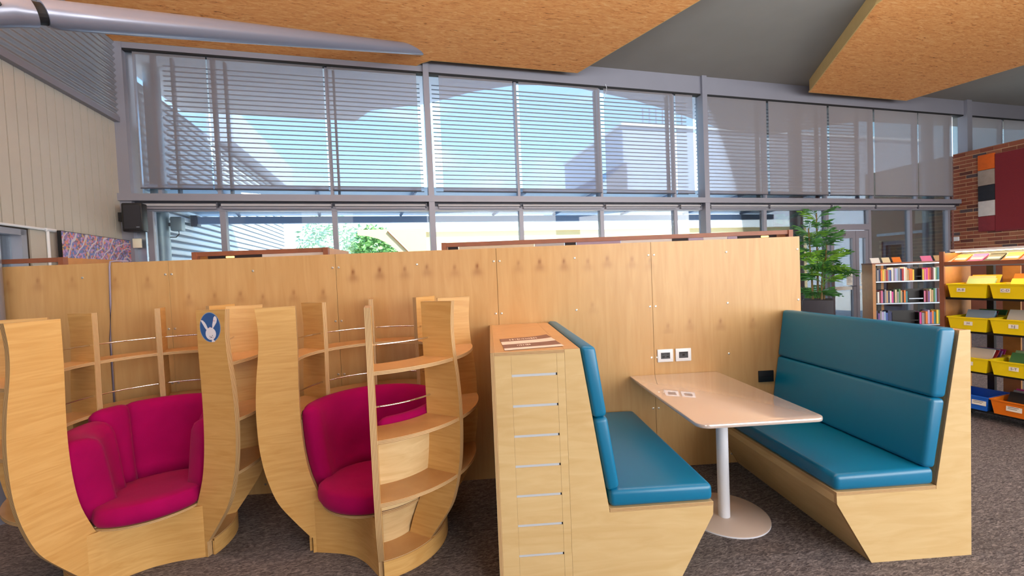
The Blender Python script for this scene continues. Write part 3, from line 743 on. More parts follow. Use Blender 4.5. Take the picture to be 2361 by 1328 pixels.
# bookcases on the far side, only the heads show above the partition
def bookcase(x0, x1, label, oleft):
    t = thing('bookcase', label, 'bookcase', (x0, .045, 0), 0, 'bookcases behind the partition'); w = x1-x0; D = .47
    mk('end_panel', box(0, .035, 0, D, 0, 1.826), 'timber_oak', t); mk('end_panel', box(w-.035, w, 0.03, D, 0, 1.826), 'timber_oak', t)
    mk('end_post', box(0, .036, -.008, .03, 0, 1.83), 'timber_brown', t); mk('end_post', box(w-.036, w, -.008, .03, 0, 1.83), 'timber_brown', t)
    mk('top_rail', box(.036, w-.036, 0, .028, 1.797, 1.829), 'timber_brown', t)
    mk('back_rail', box(.036, w-.036, D-.03, D, 1.76, 1.80), 'timber_brown', t)
    for z in (.1, .5, .9, 1.3): mk('shelf', box(.035, w-.035, .0, D, z, z+.02), 'black_metal', t)
    mk('display_shelf', box(.035, w-.035, .0, D, 1.66, 1.68), 'timber_oak', t)
    return t
bc = [bookcase(-4.55, -3.16, 'brown bookcase head showing above the partition at far left', 1),
      bookcase(-2.255, -1.265, 'brown bookcase head above the partition behind the left pod', 1),
      bookcase(-.414, 2.376, 'longest brown bookcase head above partition behind the booth', 1)]
for x, k in ((-1.99, 1), (2.155, 2)):
    mk('lamp', tube([(x-bc[k].location.x-.028, .012, 1.785), (x-bc[k].location.x+.028, .012, 1.785)], .007, 8), 'led_warm', bc[k])
colr = [('white', (240, 240, 240)), ('pale grey', (205, 207, 212)), ('mauve', (190, 172, 198)), ('cream', (240, 230, 206)), ('dark', (50, 44, 50)), ('lilac', (190, 180, 210))]
for n_, c_ in colr: plain('book_'+n_.replace(' ', '_'), lin(*c_), .6)
def book_geo(w, d, h):
    c = .003
    V, F = cat(box(0, c, 0, d, 0, h), box(w-c, w, 0, d, 0, h), box(c, w-c, 0, c, 0, h), box(c, w-c, c, d-.006, .004, h-.004))
    return (V, F), [0]*18+[1]*6
def book(w, d, h, mat, mw, label, group):
    g, fm = book_geo(w, d, h)
    return tag(mk('book', g, [mat, 'page'], fm=fm, mw=mw), label, 'book', group)
xs_ = [(-2.215, 1, .40, 'dark'), (-1.81, 1, .505, 'white'), (-.375, 2, .08, 'dark'), (-.29, 2, .60, 'cream'), (.315, 2, .24, 'pale grey'), (.56, 2, .09, 'dark'), (.655, 2, .36, 'mauve'), (1.02, 2, .42, 'white'), (1.445, 2, .13, 'dark'), (1.58, 2, .12, 'lilac'), (1.705, 2, .20, 'white'), (1.91, 2, .08, 'lilac'), (1.995, 2, .33, 'dark')]
for i, (x, k, w, cn_) in enumerate(xs_):
    bk = tag(mk('display_sign', cat(box(0, w, 0, .012, 0, .125), box(0, w, .012, .06, 0, .008)), 'book_'+cn_.replace(' ', '_'), loc=(x, .16, 1.681)), '%s card lying behind the brown rail above the partition, %s from the left' % (cn_, ORD[i]), 'card', 'cards on the bookcase heads')

# ================================================================== READING PODS
OUT = catmull([(.607, 1.436), (.596, 1.315), (.600, 1.19), (.618, 1.03), (.628, .88), (.627, .73), (.616, .59), (.590, .458), (.545, .324), (.470, .207), (.386, .092)], 4)
INN = catmull([(.402, 1.436), (.402, 1.20), (.408, .95), (.407, .77), (.396, .60), (.372, .455), (.325, .313)], 4)
FT = .030
fin_poly = OUT + [(.378, .09), (.378, 0), (.30, 0), (.24, .10), (.275, .2), (.318, .30)] + INN[::-1]
LEV = (1.135, .815, .503)
def reading_pod(x, y, a_deg, label, seg):
    t = thing('reading_pod', label, 'reading nook', (x, y, 0), 0, 'curved plywood reading pods')
    a = rad(a_deg); fins = [a-rad(90)]+[a+rad(45)*k for k in range(6)]
    F0 = None; fo = []
    for f in fins:
        rz = math.atan2(-math.cos(f), math.sin(f))
        if F0 is None:
            F0 = mk('fin', prism(fin_poly, -FT/2, FT/2, 'y'), ['ply_fin', 'edge_y'], t, fm=[0, 0]+[1]*len(fin_poly)); F0.rotation_euler = (0, 0, rz); fixn(F0); fo.append(F0)
        else: fo.append(inst(F0, t, rotz=rz))
    # shelves per bay (six bays, gap stays open)
    for zt in LEV:
        ro, ri = interp(OUT, zt)-.004, interp(INN, zt)+.002
        s0 = None
        for k in range(1, 6):
            if s0 is None:
                g = sweep([(ri, zt-.018), (ro, zt-.018), (ro, zt), (ri, zt)], 0.022, rad(45)-.022, 12)
                fm = [1 if q % 4 in (0, 2) else 1 for q in range(48)]+[1, 1]
                fm = []
                for i_ in range(12): fm += [0, 1, 0, 1]
                s0 = mk('shelf', g, ['ply_shelf', 'edge_z'], t, fm=fm+[0, 0]); fixn(s0); s0.rotation_euler = (0, 0, fins[k])
            else: inst(s0, t, rotz=fins[k])
        inst(s0, t, rotz=fins[6])
    # base shelf
    bs = None
    for k in range(1, 7):
        if bs is None:
            fm = []
            for i_ in range(12): fm += [0, 1, 0, 1]
            bs = mk('base_shelf', sweep([(.228, .082), (.398, .082), (.398, .1), (.228, .1)], .03, rad(45)-.03, 12), ['ply_shelf', 'edge_z'], t, fm=fm+[0, 0]); fixn(bs); bs.rotation_euler = (0, 0, fins[k])
        else: inst(bs, t, rotz=fins[k])
    # retaining rods
    for zr in (1.237, .921):
        rd = None
        for k in range(1, 7):
            if rd is None:
                rd = mk('rod', tube([PD(.436, rad(45)*q/10, zr) for q in range(11)], .0045, 8, True), 'chrome', t, smooth=True); rd.rotation_euler = (0, 0, fins[k])
            else: inst(rd, t, rotz=fins[k])
    b0, b1_ = a, a+rad(270)
    sh_ = [(r+.001, z) for r, z in INN if .33 < z < .80]; sh_ = sh_+[(r+.013, z) for r, z in sh_[::-1]]
    fixn(mk('back_shell', sweep(sh_, b0, b1_, 54), 'ply_shell', t, smooth='auto'))
    dm = [(.316, .316), (.276, .225), (.236, .14), (.222, .0), (.212, .0), (.226, .14), (.266, .225), (.306, .316)]
    fixn(mk('seat_drum', sweep(dm, b0, b1_, 54), 'ply_shell', t, smooth='auto'))
    fixn(mk('plinth', sweep([(.386, 0), (.400, 0), (.400, .095), (.386, .095)], b0+.03, b1_-.03, 54), 'ply_fin', t, smooth='auto'))
    # concave front under the seat
    gp = catmull([(.370, 1.5), (.285, 11), (.228, 24), (.202, 45), (.228, 66), (.285, 79), (.370, 88.5)], 4)
    V = []; Fc = []
    for r, d in gp:
        tt = a-rad(90)+rad(d)
        V += [PD(r, tt, 0), PD(r, tt, .30), PD(r-.016, tt, 0), PD(r-.016, tt, .30)]
    m = len(gp)
    for i in range(m-1):
        p, q = 4*i, 4*i+4
        Fc += [(p, q, q+1, p+1), (p+2, p+3, q+3, q+2), (p+1, q+1, q+3, p+3)]
    fixn(mk('front_panel', (V, Fc), 'ply_fin', t, smooth='auto'))
    # seat pan and cushions
    mk('seat_pan', tube([(0, 0, .298), (0, 0, .312)], .318, 48), ['edge_z'], t)
    def rim(th):
        u = (th-(a-rad(45))+math.pi) % (2*math.pi)-math.pi
        return .338 if abs(u) < rad(38) else .338-.03*min(1, (abs(u)-rad(38))/rad(14))
    V = []; Fc = []; ns = 64; prof_ = [(.90, .313), (.965, .322), (1.0, .345), (1.0, .365), (.975, .388), (.92, .400), (.7, .404), (.35, .400)]
    for fr, z in prof_:
        for i in range(ns):
            th = 2*math.pi*i/ns; V.append(PD(fr*rim(th), th, z+(.032*fr*math.cos(th-(a-rad(45)))-.008 if z > .385 else 0)))
    for j in range(len(prof_)-1):
        for i in range(ns): Fc.append((j*ns+i, j*ns+(i+1) % ns, (j+1)*ns+(i+1) % ns, (j+1)*ns+i))
    k = len(V); V += [(0, 0, .393), (0, 0, .313)]
    for i in range(ns): Fc.append(((len(prof_)-1)*ns+i, (len(prof_)-1)*ns+(i+1) % ns, k)); Fc.append(((i+1) % ns, i, k+1))
    fixn(mk('seat_cushion', (V, Fc), 'velvet', t, smooth=True))
    for (d0, d1, th, ztop, pin) in seg:
        def lp(thk, zt):
            o = []
            zs = [.36, .44, .52, .60, .68, zt-.03]
            outr = [(interp(INN, z)-.004, z) for z in zs]
            top = [(outr[-1][0]-thk*.12, zt-.006), (outr[-1][0]-thk*.35, zt), (outr[-1][0]-thk*.7, zt-.008), (outr[-1][0]-thk*.93, zt-.03)]
            inr = [(interp(INN, z)-.004-thk*(1.0+.12*math.sin((z-.36)/(zt-.36)*math.pi)), z) for z in (zt-.07, .68, .60, .52, .44, .36)]
            return outr+top+inr
        L0 = lp(th, ztop)
        def mod(loop, u, th=th, ztop=ztop, pin=pin, d0=d0, d1=d1):
            w = (d1-d0); e = min(u, 1-u)*w/10.0
            f = 1.0 if e >= 1 else math.sqrt(max(0, 1-(1-e)**2))
            f = 1-pin*(1-f)
            return lp(th*(.35+.65*f), ztop-(.05*pin)*(1-f))
        fixn(mk('back_cushion', sweep(L0, rad(d0), rad(d1), max(10, int((d1-d0)/4)), mod=mod), 'velvet', t, smooth=True))
    return t, fo
p1, f1 = reading_pod(-2.115, -.606, 73.4, 'curved plywood reading pod with a rabbit sticker, at left', [(76, 152, .15, .79, 1), (146, 236, .075, .842, .5), (234, 264, .085, .842, .8), (258, 340.5, .165, .79, 1)])
p2, f2 = reading_pod(-.782, -.653, 14.4, 'curved plywood reading pod next to the booth, empty shelf facing front', [(17.5, 281.5, .085, .846, .6)])
# rabbit sticker on the fin of the left pod
sk_mats = ['sticker_rim', 'sticker_blue', 'sticker_white', 'sticker_pink', 'ink']
def ell(cx, cy, rx, ry, n=28): return [(cx+rx*math.cos(2*math.pi*i/n), cy+ry*math.sin(2*math.pi*i/n)) for i in range(n)]
def zq(pts): return [((x-515)/330, -(y-700)/390) for x, y in pts]
shapes = [(ell(0, 0, 1.0, 1.0, 40), 0), (ell(0, 0, .955, .96, 40), 1),
          (zq([(222, 508), (300, 522), (360, 575), (405, 640), (440, 720), (446, 752), (402, 776), (345, 705), (285, 610)]), 2),
          (zq([(690, 408), (735, 445), (750, 500), (728, 580), (668, 660), (602, 740), (584, 740), (598, 620), (625, 530), (645, 450)]), 2),
          (zq([(465, 745), (480, 712), (520, 690), (560, 705), (575, 745)]), 3),
          (zq(ell(535, 870, 165, 160)), 2), (zq([(560, 1015), (610, 1012), (668, 1076), (556, 1088)]), 2),
          (zq(ell(507, 936, 11, 11, 8)), 4), (zq(ell(590, 916, 11, 11, 8)), 4), (zq(ell(552, 957, 24, 10, 8)), 4), (zq(ell(505, 980, 30, 7, 8)), 3), (zq(ell(612, 958, 28, 7, 8)), 3), (zq(ell(675, 535, 42, 12, 8)), 3)]
V = []; Fc = []; fm = []
for i, (pts, m) in enumerate(shapes):
    k = len(V); yy = -FT/2-.0006-.0004*i
    V += [(.497+u*.073, yy, 1.338+v*.085) for u, v in pts]; Fc.append(tuple(range(k, k+len(pts)))); fm.append(m)
mk('rabbit_sticker', (V, Fc), sk_mats, f1[1], fm=fm)['label'] = 'oval blue sticker with a white rabbit face'

# ================================================================== BOOTH
def bench(label, x0, P, grp='teal booth benches'):
    """P: absolute x profile data, bench runs from y=-1.19 to the partition"""
    t = thing('booth_bench', label, 'bench', (x0, -1.19, 0), 0, grp)
    S = lambda pts: [(x-x0, z) for x, z in pts]
    ep = S(P['end']); n = len(ep)
    fm = [0, 0]+[1]*n
    e1 = mk('end_panel', prism(ep, 0, .018, 'y'), ['ply_bench', 'edge_y'], t, fm=fm); fixn(e1)
    inst(e1, t, (0, 1.165, 0))
    for nm, q, mt in P['boards']:
        fixn(mk(nm, prism(S(q), .018, 1.165, 'y'), mt, t))
    o = mk('seat_board', prism(S(P['seatboard']), 0, 1.187, 'y'), ['ply_bench', 'edge_z'], t, fm=[1, 1]+[1]*4); fixn(o)
    for nm, q, bw in P['cush']:
        # softly crowned cushion, long strips along y
        o = fixn(mk(nm, prism(S(q), .002, 1.186, 'y'), 'vinyl_teal', t)); bevel(o, bw, 4, 25)
    return t
LB_ = dict(end=[(.292, 1.187), (.368, 1.187), (.487, .372), (.487, .362), (1.016, .362), (1.014, .315), (.841, 0), (.292, 0)],
           boards=[('top_strip', [(.292, 1.169), (.292, 1.187), (.368, 1.187), (.371, 1.169)], 'ply_top'), ('fascia', [(.998, .362), (1.016, .362), (1.014, .315), (.998, .315)], 'ply_bench'),
                   ('kick_board', [(1.014, .315), (.998, .315), (.823, 0), (.841, 0)], 'ply_bench'), ('back_board', [(.352, 1.169), (.370, 1.169), (.487, .372), (.469, .372)], 'ply_bench')],
           seatboard=[(.489, .362), (1.017, .362), (1.017, .380), (.489, .380)],
           cush=[('back_cushion', [(.372, 1.199), (.447, 1.193), (.495, .842), (.424, .834)], .022), ('back_cushion', [(.424, .832), (.495, .840), (.545, .478), (.482, .462)], .022),
                 ('seat_cushion', [(.492, .381), (1.020, .381), (1.018, .468), (.49, .472)], .026)])
RB_ = dict(end=[(2.400, 1.180), (2.340, 1.180), (2.203, .372), (2.203, .362), (1.664, .362), (1.666, .318), (1.845, 0), (2.392, 0)],
           boards=[('top_strip', [(2.4, 1.162), (2.4, 1.18), (2.34, 1.18), (2.337, 1.162)], 'ply_top'), ('fascia', [(1.682, .362), (1.664, .362), (1.666, .318), (1.682, .318)], 'ply_bench'),
                   ('kick_board', [(1.666, .318), (1.682, .318), (1.863, 0), (1.845, 0)], 'ply_bench'), ('back_board', [(2.356, 1.162), (2.338, 1.162), (2.203, .372), (2.221, .372)], 'ply_bench'), ('rear_board', [(2.382, 0), (2.392, 0), (2.4, 1.18), (2.39, 1.18)], 'ply_bench')],
           seatboard=[(2.201, .362), (1.664, .362), (1.664, .380), (2.201, .380)],
           cush=[('back_cushion', [(2.334, 1.192), (2.240, 1.198), (2.190, .838), (2.268, .830)], .022), ('back_cushion', [(2.268, .828), (2.190, .836), (2.136, .478), (2.204, .464)], .022),
                 ('seat_cushion', [(2.198, .381), (1.661, .381), (1.663, .468), (2.2, .472)], .026)])
bench('teal vinyl booth bench joined to the slotted plywood cabinet', .292, LB_)
bench('teal vinyl booth bench at right end of the partition', 2.4, RB_)

cbn = thing('slotted_cabinet', 'birch plywood cabinet end with seven metal slots in its face', 'cabinet', (-.07, -1.19, 0))
def cm(nm, x0, x1, y0, y1, z0, z1, mt, fm=None): return mk(nm, box(x0+.07, x1+.07, y0+1.19, y1+1.19, z0, z1), mt, cbn, fm=fm)
cm('side_panel', -.07, -.052, -1.19, -.003, 0, 1.187, ['ply_bench', 'edge_x'], [1, 1, 1, 1, 0, 0])
cm('top_panel', -.052, .291, -1.19, -.003, 1.169, 1.187, ['ply_top', 'edge_z'], [0, 0, 1, 1, 1, 1])
cm('stile', -.052, .029, -1.19, -1.172, 0, 1.169, 'ply_bench'); cm('stile', .2525, .291, -1.19, -1.172, 0, 1.169, 'ply_bench')
plain('rail_pale', lin(206, 214, 226), .35, .2)
zsl = [1.069, .919, .770, .621, .473, .325, .174]
zb = [1.169]+[z for z in zsl]+[0]
for i in range(8):
    hi = zb[i]-(.0065 if i else 0); lo = zb[i+1]+(.0065 if i < 7 else 0)
    cm('slat', .0296, .2519, -1.1894, -1.172, lo, hi, 'ply_bench')
cm('back_lining', -.05, .29, -1.170, -1.16, 0, 1.168, 'slot_black')
for z in zsl: cm('slot_rail', .0296, .246, -1.186, -1.170, z-.0063, z+.0063, 'rail_pale')
for z in zsl: cm('slot_end', .246, .2519, -1.186, -1.170, z-.0063, z+.0063, 'slot_black')

lf = thing('leaflet', 'brown and cream striped paper poster on the slotted cabinet top', 'poster', (0, 0, 1.1885))
q = [on_z(1.1885, *p) for p in ((1150, 783), (1265, 772), (1303, 797), (1163, 808))]
q = [Vector((-.015, -.77, 0)), Vector((.268, -.715, 0)), Vector((.306, -1.105, 0)), Vector((.002, -1.152, 0))]
def lerp2(u, v, z=0): return (q[0]*(1-u)*(1-v)+q[1]*u*(1-v)+q[2]*u*v+q[3]*(1-u)*v)+Vector((0, 0, z))
nb = [(0, .30, 'leaflet_brown'), (.30, .56, 'leaflet_pale'), (.56, .86, 'leaflet_brown'), (.86, 1.0, 'leaflet_pale')]
for i, (a, b, m) in enumerate(nb):
    V = []; Fc = []
    for j in range(9):
        u = j/8; cz = .0012+.010*(max(0, u-.6)/.4)**2*(1-min(1, b))
        V += [lerp2(u, a, cz), lerp2(u, b, cz), lerp2(u, a, cz+.0006), lerp2(u, b, cz+.0006)]
        if j: p = 4*j-4; r_ = 4*j; Fc += [(p, r_, r_+1, p+1), (p+2, p+3, r_+3, r_+2), (p+1, r_+1, r_+3, p+3), (p, p+2, r_+2, r_)]
    mk('stripe', (V, Fc), m, lf)
rr = random.Random(5); V = []; Fc = []
for row, (v0, u0, u1) in enumerate(((.17, .18, .84), (.70, .25, .5))):
    u = u0
    while u < u1:
        du = rr.uniform(.012, .035); k = len(V); h = rr.uniform(.03, .06)
        V += [lerp2(u, v0-h, .0028), lerp2(u+du, v0-h, .0028), lerp2(u+du, v0+h, .0028), lerp2(u, v0+h, .0028)]; Fc.append((k, k+1, k+2, k+3)); u += du+rr.uniform(.01, .03)
mk('lettering', (V, Fc), 'leaflet_pale', lf)

# table
tb = thing('booth_table', 'glossy white table on a round steel foot between the teal benches', 'table', (1.335, -.71, 0))
tp = rrect(1.0-1.335, 1.70-1.335, -1.105+.71, -.002+.71, .06, (1, 1, 0, 0), 7)
o = fixn(mk('table_top', prism(tp, .715, .737, 'z'), 'table_white', tb)); bevel(o, .006, 2, 50)
mk('leg', tube([(0, 0, .012), (0, 0, .715)], .034, 28), 'table_steel', tb, smooth='auto')
mk('leg_plate', tube([(0, 0, .700), (0, 0, .715)], .10, 20), 'metal_dark', tb, smooth='auto')
ft = mk('foot', tube([(.02, .03, 0), (.02, .03, .008), (.02, .03, .012)], [.252, .252, .246], 56), ['table_base', 'table_steel'], tb, smooth='auto')
for p in ft.data.polygons:
    if abs(p.normal.z) < .3: p.material_index = 1

# sockets on the partition
def socket(x, label, kind):
    t = thing('wall_socket', label, 'socket', (x, -.001, .8835), 0, 'sockets above the booth table')
    bevel(mk('plate', box(-.0625, .0625, -.010, 0, -.050, .050), 'white_plastic', t), .004)
    mk('insert', box(-.036, .036, -.0115, -.009, -.024, .024), 'dark_plastic', t)
    if kind: mk('pin_hole', cat(*[box(px-.003, px+.003, -.0125, -.0112, pz-.006, pz+.006) for px in (-.022, -.012, .012, .022) for pz in (-.008,)]), 'slot_black', t); mk('rocker', cat(box(-.028, -.014, -.013, -.0112, .008, .016), box(.014, .028, -.013, -.0112, .008, .016)), 'black_plastic', t)
    else: mk('port', cat(box(-.009, .009, -.0125, -.0112, -.008, .008), box(-.03, .03, -.0122, -.0112, .014, .02)), 'slot_black', t)
socket(1.2855, 'white power point with twin outlets, left of two above the table', 1)
socket(1.4295, 'white data point with a single port, right of two above table', 0)
bo = thing('cable_cover', 'black rectangular cover plate on partition beside right bench', 'cover plate', (2.095, -.001, .677))
bevel(mk('plate', box(-.062, .062, -.008, 0, -.045, .045), 'black_plastic', bo), .003)
mk('slot', box(-.04, .04, -.0095, -.007, -.004, .004), 'slot_black', bo)

# ================================================================== RIGHT SIDE: shelves
BC = {'red': (178, 44, 48), 'orange': (226, 122, 44), 'yellow': (228, 196, 60), 'green': (72, 130, 80), 'teal': (60, 130, 140), 'blue': (64, 92, 170), 'navy': (36, 46, 92), 'purple': (118, 84, 150), 'pink': (222, 120, 160), 'magenta': (206, 60, 150),
      'white': (226, 224, 220), 'cream': (220, 204, 166), 'grey': (140, 140, 146), 'black': (30, 30, 34), 'brown': (122, 84, 60), 'tan': (190, 156, 112), 'pale blue': (150, 180, 214), 'pale green': (170, 206, 160), 'lavender': (176, 164, 210), 'maroon': (110, 34, 48)}
for k, v in BC.items(): plain('bk_'+k.replace(' ', '_'), lin(*v), .5)
# big mobile shelf with bins
BS0 = Vector((4.47, .76, 0)); BSA = rad(-75)
bs_ = thing('bin_shelf', 'tall brown shelf unit holding rows of coloured book bins', 'shelf', BS0, BSA)
LN, DP = 2.0, .42
mk('end_panel', box(-.03, .0, 0, DP, .06, 1.60), 'timber_oak', bs_); mk('end_edge', box(-.032, .004, -.022, 0, .06, 1.615), 'timber_brown', bs_)
mk('end_panel', box(LN, LN+.03, 0, DP, .06, 1.60), 'timber_oak', bs_)
for z in (.10, .46, .842, 1.162): mk('shelf', box(0, LN, 0.01, DP, z-.022, z), 'black_metal', bs_)
mk('display_rail', box(0, LN, -.016, .02, 1.475, 1.512), 'timber_brown', bs_)
fixn(mk('display_shelf', prism([(.0, 1.50), (.02, 1.50), (.30, 1.60), (.30, 1.585)], 0, LN, 'x'), 'paper_white', bs_))
mk('light_lip', box(0, LN, -.010, .0, 1.466, 1.476), 'alu', bs_)
mk('hood', box(-.03, LN+.03, .10, DP, 1.615, 1.63), 'alu', bs_)
mk('hood_edge', box(0, LN, .085, .10, 1.61, 1.632), 'white_plastic', bs_)
mk('lamp', box(.02, LN-.02, .06, .075, 1.466, 1.474), 'led_strip', bs_)
mk('lamp', box(.02, LN-.02, .13, .145, 1.602, 1.61), 'led_strip', bs_)
for x in (.16, .95, 1.8): mk('post', box(x-.025, x+.025, DP-.04, DP, 0.06, 1.6), 'black_metal', bs_)
for x in (.24, 1.1): mk('divider', box(x, x+.12, DP-.02, DP, .12, 1.45), 'timber_oak', bs_)
for x in (.10, 1.0, 1.9):
    mk('caster', tube([(x-.012, .2, .032), (x+.012, .2, .032)], .032, 12), 'black_plastic', bs_); mk('caster_fork', box(x-.02, x+.02, .185, .215, .03, .08), 'alu', bs_)
bw_, bd_, bh_ = .285, .36, .135
def bin_geo():
    t = .004; top = [(0, -.0), (bw_, -.0), (bw_, bd_), (0, bd_)]; bi = .018
    bot = [(bi, bi*.6), (bw_-bi, bi*.6), (bw_-bi, bd_-bi), (bi, bd_-bi)]
    def ins(p, d): return [(p[0][0]+d, p[0][1]+d), (p[1][0]-d, p[1][1]+d), (p[2][0]-d, p[2][1]-d), (p[3][0]+d, p[3][1]-d)]
    rim = [(-.007, -.007), (bw_+.007, -.007), (bw_+.007, bd_+.007), (-.007, bd_+.007)]
    rings = [(bot, 0), (top, bh_-.012), (rim, bh_-.012), (rim, bh_), (ins(top, t), bh_), (ins(bot, t), t)]
    V = []; Fc = [(3, 2, 1, 0)]
    for ring, z in rings: V += [(x, y, z) for x, y in ring]
    for j in range(len(rings)-1):
        for i in range(4): Fc.append((4*j+i, 4*j+(i+1) % 4, 4*j+4+(i+1) % 4, 4*j+4+i))
    k = 4*(len(rings)-1); Fc.append((k, k+1, k+2, k+3)); return V, Fc
MW = Matrix.Translation(BS0) @ Matrix.Rotation(BSA, 4, 'Z')
rows = [(1.163, [('A-B', 'yellow'), ('C-D', 'yellow'), ('E', 'yellow')]), (.843, [('H', 'yellow'), ('I-J', 'yellow'), ('', 'yellow')]), (.461, [('', 'yellow'), ('S-T', 'yellow'), ('', 'yellow')]), (.101, [('#', 'blue'), ('#', 'orange'), ('', 'yellow')])]
rown = ['top', 'second', 'third', 'bottom']
fillc = [['pale green', 'cream', 'yellow', 'orange'], ['yellow', 'cream', 'orange'], ['cream', 'tan'], ['pale blue', 'green', 'teal', 'maroon', 'green'], ['white', 'blue', 'teal', 'pale green'], ['white', 'red'], ['white', 'red', 'purple', 'pale blue', 'magenta'], ['green', 'pale blue', 'pale green', 'pink'], ['grey', 'red'], [], ['black', 'grey', 'magenta', 'orange', 'red'], ['blue']]
bi_ = 0; binmesh = {}
for ri_, (z, bins) in enumerate(rows):
    for ci, (txt, col) in enumerate(bins):
        x = .035+.302*ci
        nm = {'A-B': 'marked A-B', 'C-D': 'marked C-D', 'E': 'marked E', 'H': 'marked H', 'I-J': 'marked I-J', 'S-T': 'marked S-T', '#': 'with a printed white label', '': 'with no readable letter'}[txt]
        t = thing('book_bin', '%s book bin %s, %s row, %s from left' % (col, nm, rown[ri_], ORD[ci]), 'bin', (0, 0, 0), 0, 'book bins'); t.matrix_world = MW @ Matrix.Translation((x, -.03, z))
        if col not in binmesh: o = mk('tub', bin_geo(), col+'_bin', t); binmesh[col] = o
        else: inst(binmesh[col], t)
        big = txt == '#'
        lw, lh = (.10, .05) if big else (.062, .036)
        lx = .15 if not big else (.22 if ci == 0 else .15)
        if ri_ == 0: lx = .10
        lab = mk('label_plate', box(-lw/2, lw/2, -.0008, 0, -lh/2, lh/2), 'paper_white', t, mw=Matrix.Translation((lx, .0018, .075)) @ Matrix.Rotation(rad(-5), 4, 'X'))
        if txt and not big:
            V, Fc = text_geo(txt, .030)
            mk('lettering', ([(a, -.0012-c*.3, b) for a, b, c in V], Fc), 'ink', lab)
        elif big:
            mk('lettering', cat(*[box(-.04, .03-.01*j, -.0014, -.0009, .008-.014*j, .012-.014*j) for j in range(2)]), 'ink', lab)
        rr = random.Random(100+bi_)
        for k, c_ in enumerate(fillc[bi_]):
            w = rr.uniform(.008, .014); hh = rr.uniform(.19, .24); dd = rr.uniform(.17, .21)
            mw = MW @ Matrix.Translation((x+.03+rr.uniform(0, .03), -.03+.10+.045*k, z+.012)) @ Matrix.Rotation(rad(-rr.uniform(30, 42)), 4, 'X')
            g, fm = book_geo(w, dd, hh)
            V = [(b, a, c) for a, b, c in g[0]]
            tag(mk('book', (V, [f[::-1] for f in g[1]]), ['bk_'+c_.replace(' ', '_'), 'page'], fm=fm, mw=mw), '%s picture book, %s from front in %s bin of the %s row' % (c_, ORD[k], ORD[ci], rown[ri_]), 'book', 'books in the bins')
        bi_ += 1
tc_ = ['orange', 'magenta', 'black', 'orange', 'pink', 'lavender', 'white', 'purple', 'yellow']
for k, c_ in enumerate(tc_):
    mw = MW @ Matrix.Translation((.035+.118*k, .028, 1.512)) @ Matrix.Rotation(rad(-62), 4, 'X')
    g, fm = book_geo(.012, .105, .14); V = [(b, a, c) for a, b, c in g[0]]
    o = tag(mk('book', (V, [f[::-1] for f in g[1]]), ['bk_'+c_, 'page'], fm=fm, mw=mw), '%s cover book displayed on top ledge of the bin shelf, %s from left' % (c_, ORD[k]), 'book', 'cover-out books on the bin shelf ledge')
    mk('title_band', box(.01, .095, -.0006, 0, .03, .07), 'paper_white' if c_ != 'white' else 'bk_lavender', o)

# small bookcase by the window
SB0 = Vector((6.934, 4.146, 0)); SBA = math.atan2(-.307, 1.049)
sb = thing('small_bookcase', 'open-backed black shelved bookcase with oak ends by the windows', 'bookcase', SB0, SBA)
SL = 1.13
mk('end_panel', box(-.02, .03, 0, .34, .05, 1.48), 'timber_oak', sb); mk('end_panel', box(SL, SL+.05, 0, .34, .05, 1.48), 'timber_brown', sb)
mk('top', box(-.03, SL+.05, -.01, .34, 1.48, 1.505), 'timber_brown', sb)
mk('top_lip', box(0.03, SL, -.012, -.002, 1.462, 1.478), 'alu', sb)
mk('lamp', box(.05, SL-.05, .03, .045, 1.465, 1.475), 'led_strip', sb)
mk('backboard', box(.20, .32, .32, .34, .1, 1.48), 'timber_oak', sb)
for x in (.17, .82): mk('post', box(x-.03, x+.03, .17, .21, .0, 1.48), 'black_metal', sb)
for z in (1.172, .775, .385, .06):
    s_ = mk('shelf', box(.03, SL, 0, .32, z-.022, z), 'black_metal', sb)
    mk('lip', box(.03, SL, -.006, 0, z-.022, z-.002), 'alu', s_)
SM = Matrix.Translation(SB0) @ Matrix.Rotation(SBA, 4, 'Z')
pal = [['black', 'grey', 'navy', 'orange', 'yellow', 'tan', 'red', 'grey', 'blue', 'white', 'grey', 'lavender', 'pale blue', 'grey', 'navy', 'red', 'white', 'cream', 'tan', 'orange', 'orange', 'yellow', 'BOX.12', 'yellow', 'pink', 'magenta', 'orange', 'red', 'maroon', 'white', 'pale green', 'teal', 'grey', 'pink', 'lavender', 'purple'],
       ['black', 'white', 'maroon', 'pink', 'navy', 'grey', 'tan', 'navy', 'white', 'magenta', 'black', 'cream', 'grey', 'green', 'tan', 'black', 'orange', 'teal', 'BOX.25', 'pink', 'maroon', 'purple', 'cream', 'tan', 'green', 'pale blue', 'maroon', 'grey', 'tan', 'cream', 'red'],
       ['navy', 'purple', 'grey', 'lavender', 'pale blue', 'blue', 'navy', 'navy', 'BOX.42', 'magenta', 'grey', 'brown', 'orange', 'lavender', 'purple', 'orange', 'teal', 'yellow', 'green', 'lavender', 'navy', 'pale blue']]
